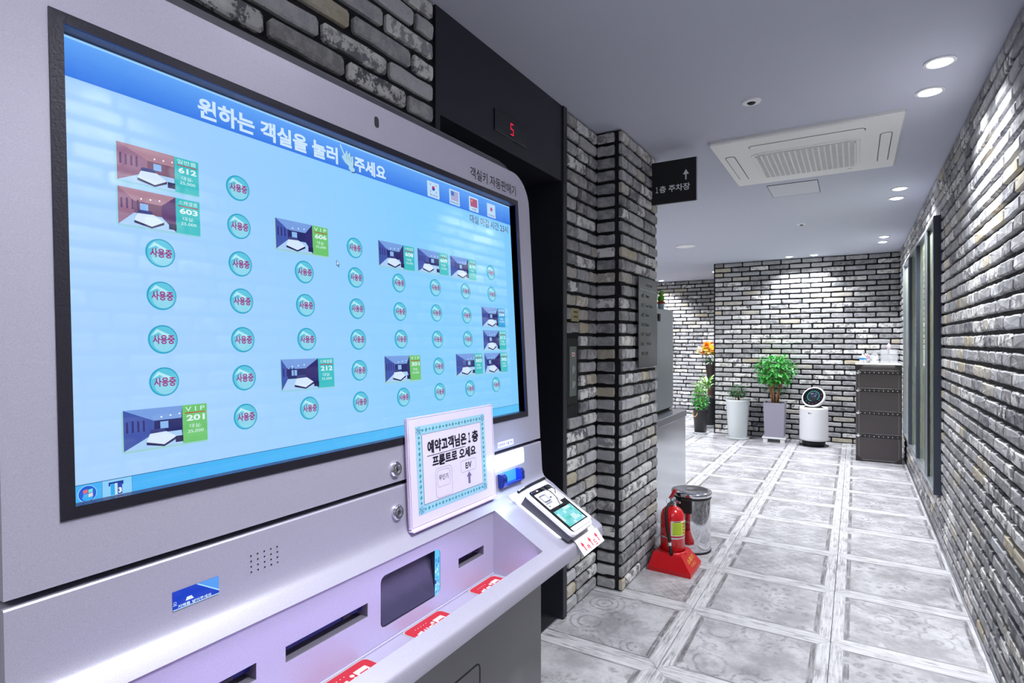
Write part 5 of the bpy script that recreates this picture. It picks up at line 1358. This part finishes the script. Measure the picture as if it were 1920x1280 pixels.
MB().lathe((x, y, TZ), [(0.028, 0.0), (0.033, 0.004), (0.033, 0.070), (0.030, 0.080), (0.012, 0.092), (0.010, 0.100)], 22).build('bottle', M['white_plastic'], bt, smooth=True)
MB().lathe((x, y, TZ), [(0.0335, 0.046), (0.0338, 0.046), (0.0338, 0.066), (0.0335, 0.066)], 22, cap=False).build('label', mat('blue_label', S(30, 150, 220), 0.5), bt)
MB().lathe((x, y, TZ+0.1), [(0.010, 0.0), (0.010, 0.010), (0.004, 0.012), (0.004, 0.026), (0.010, 0.028), (0.010, 0.034)], 12).build('pump', M['white_plastic'], bt)
x, y = 0.115, 7.78
jr = thing('candy_jar', (x, y, TZ), 'small glass jar of dark and pink sweets behind white bottle', 'jar')
MB().lathe((x, y, TZ), [(0.036, 0.0), (0.042, 0.006), (0.042, 0.085), (0.034, 0.098), (0.034, 0.108)], 24, cap=False).build('jar', M['glass'], jr, smooth=True)
sw = MB(); rg = random.Random(3)
for k in range(46):
    c = (x+rg.uniform(-.026, .026), y+rg.uniform(-.026, .026), TZ+rg.uniform(.006, .11)); sw.box((c[0]-.006, c[1]-.006, c[2]-.006), (c[0]+.006, c[1]+.006, c[2]+.006), 0.002, rg.choice([S(40, 20, 30), S(40, 20, 30), S(230, 120, 150), S(240, 236, 240)]))
sw.build('sweets', M['print'], jr, kind='stuff')
x, y = 0.19, 7.74
dg = thing('glass_dispenser', (x, y, TZ), 'clear glass dispenser with white wrapped sachets beside the jar', 'dispenser')
MB().lathe((x, y, TZ), [(0.040, 0.0), (0.044, 0.005), (0.044, 0.06), (0.036, 0.10), (0.018, 0.12), (0.022, 0.132)], 24, cap=False).build('vessel', M['glass'], dg, smooth=True)
sw = MB()
for k in range(22):
    c = (x+rg.uniform(-.026, .026), y+rg.uniform(-.026, .026), TZ+rg.uniform(.01, .085)); sw.box((c[0]-.010, c[1]-.004, c[2]-.008), (c[0]+.010, c[1]+.004, c[2]+.008), 0.002, rg.choice([S(236, 236, 240), S(214, 226, 240)]))
sw.build('sachets', M['print'], dg, kind='stuff')
bxa, bxb, bya, byb = 0.185, 0.400, 7.64, 7.93
bx2 = thing('acrylic_box', ((bxa+bxb)/2, (bya+byb)/2, TZ), 'clear acrylic display box at the right of the trunk top', 'box')
x, y = 0.19, 7.74
for a, b in (((0.250, 7.62, TZ), (0.253, 7.95, TZ+0.16)), ((0.402, 7.62, TZ), (0.405, 7.95, TZ+0.16)), ((0.253, 7.947, TZ), (0.402, 7.95, TZ+0.16)), ((0.253, 7.62, TZ), (0.402, 7.623, TZ+0.16)), ((0.250, 7.62, TZ+0.16), (0.405, 7.95, TZ+0.163))):
    MB().box(a, b).build('side', M['glass'], bx2)
ed = MB()
for xx in (0.250, 0.403): ed.box((xx, 7.619, TZ), (xx+0.002, 7.621, TZ+0.163))
ed.build('edge_line', M['acr_edge'], bx2, kind='stuff')
x, y = 0.330, 7.80
fg = thing('glass_ornament', (x, y, TZ+0.163), 'clear pink tinted glass ornament on top of acrylic box', 'ornament')
MB().lathe((x, y, TZ+0.163), [(0.018, 0.0), (0.024, 0.004), (0.008, 0.012), (0.022, 0.032), (0.024, 0.046), (0.012, 0.058), (0.004, 0.07)], 16).build('body', mat('pink_glass', S(236, 214, 230), 0.05, alpha=0.5), fg, smooth=True)
# white cable lying at the foot of the end wall beside the purifier
wc = MB().tube([(-0.30, 8.50, 0.008), (-0.24, 8.44, 0.006), (-0.16, 8.46, 0.006), (-0.10, 8.52, 0.02), (-0.06, 8.60, 0.02), (0.0, 8.64, 0.006)], 0.005, 6).build('power_cable', M['white_plastic']); tag(wc, 'thin white power cable on floor beside the air purifier', 'cable')
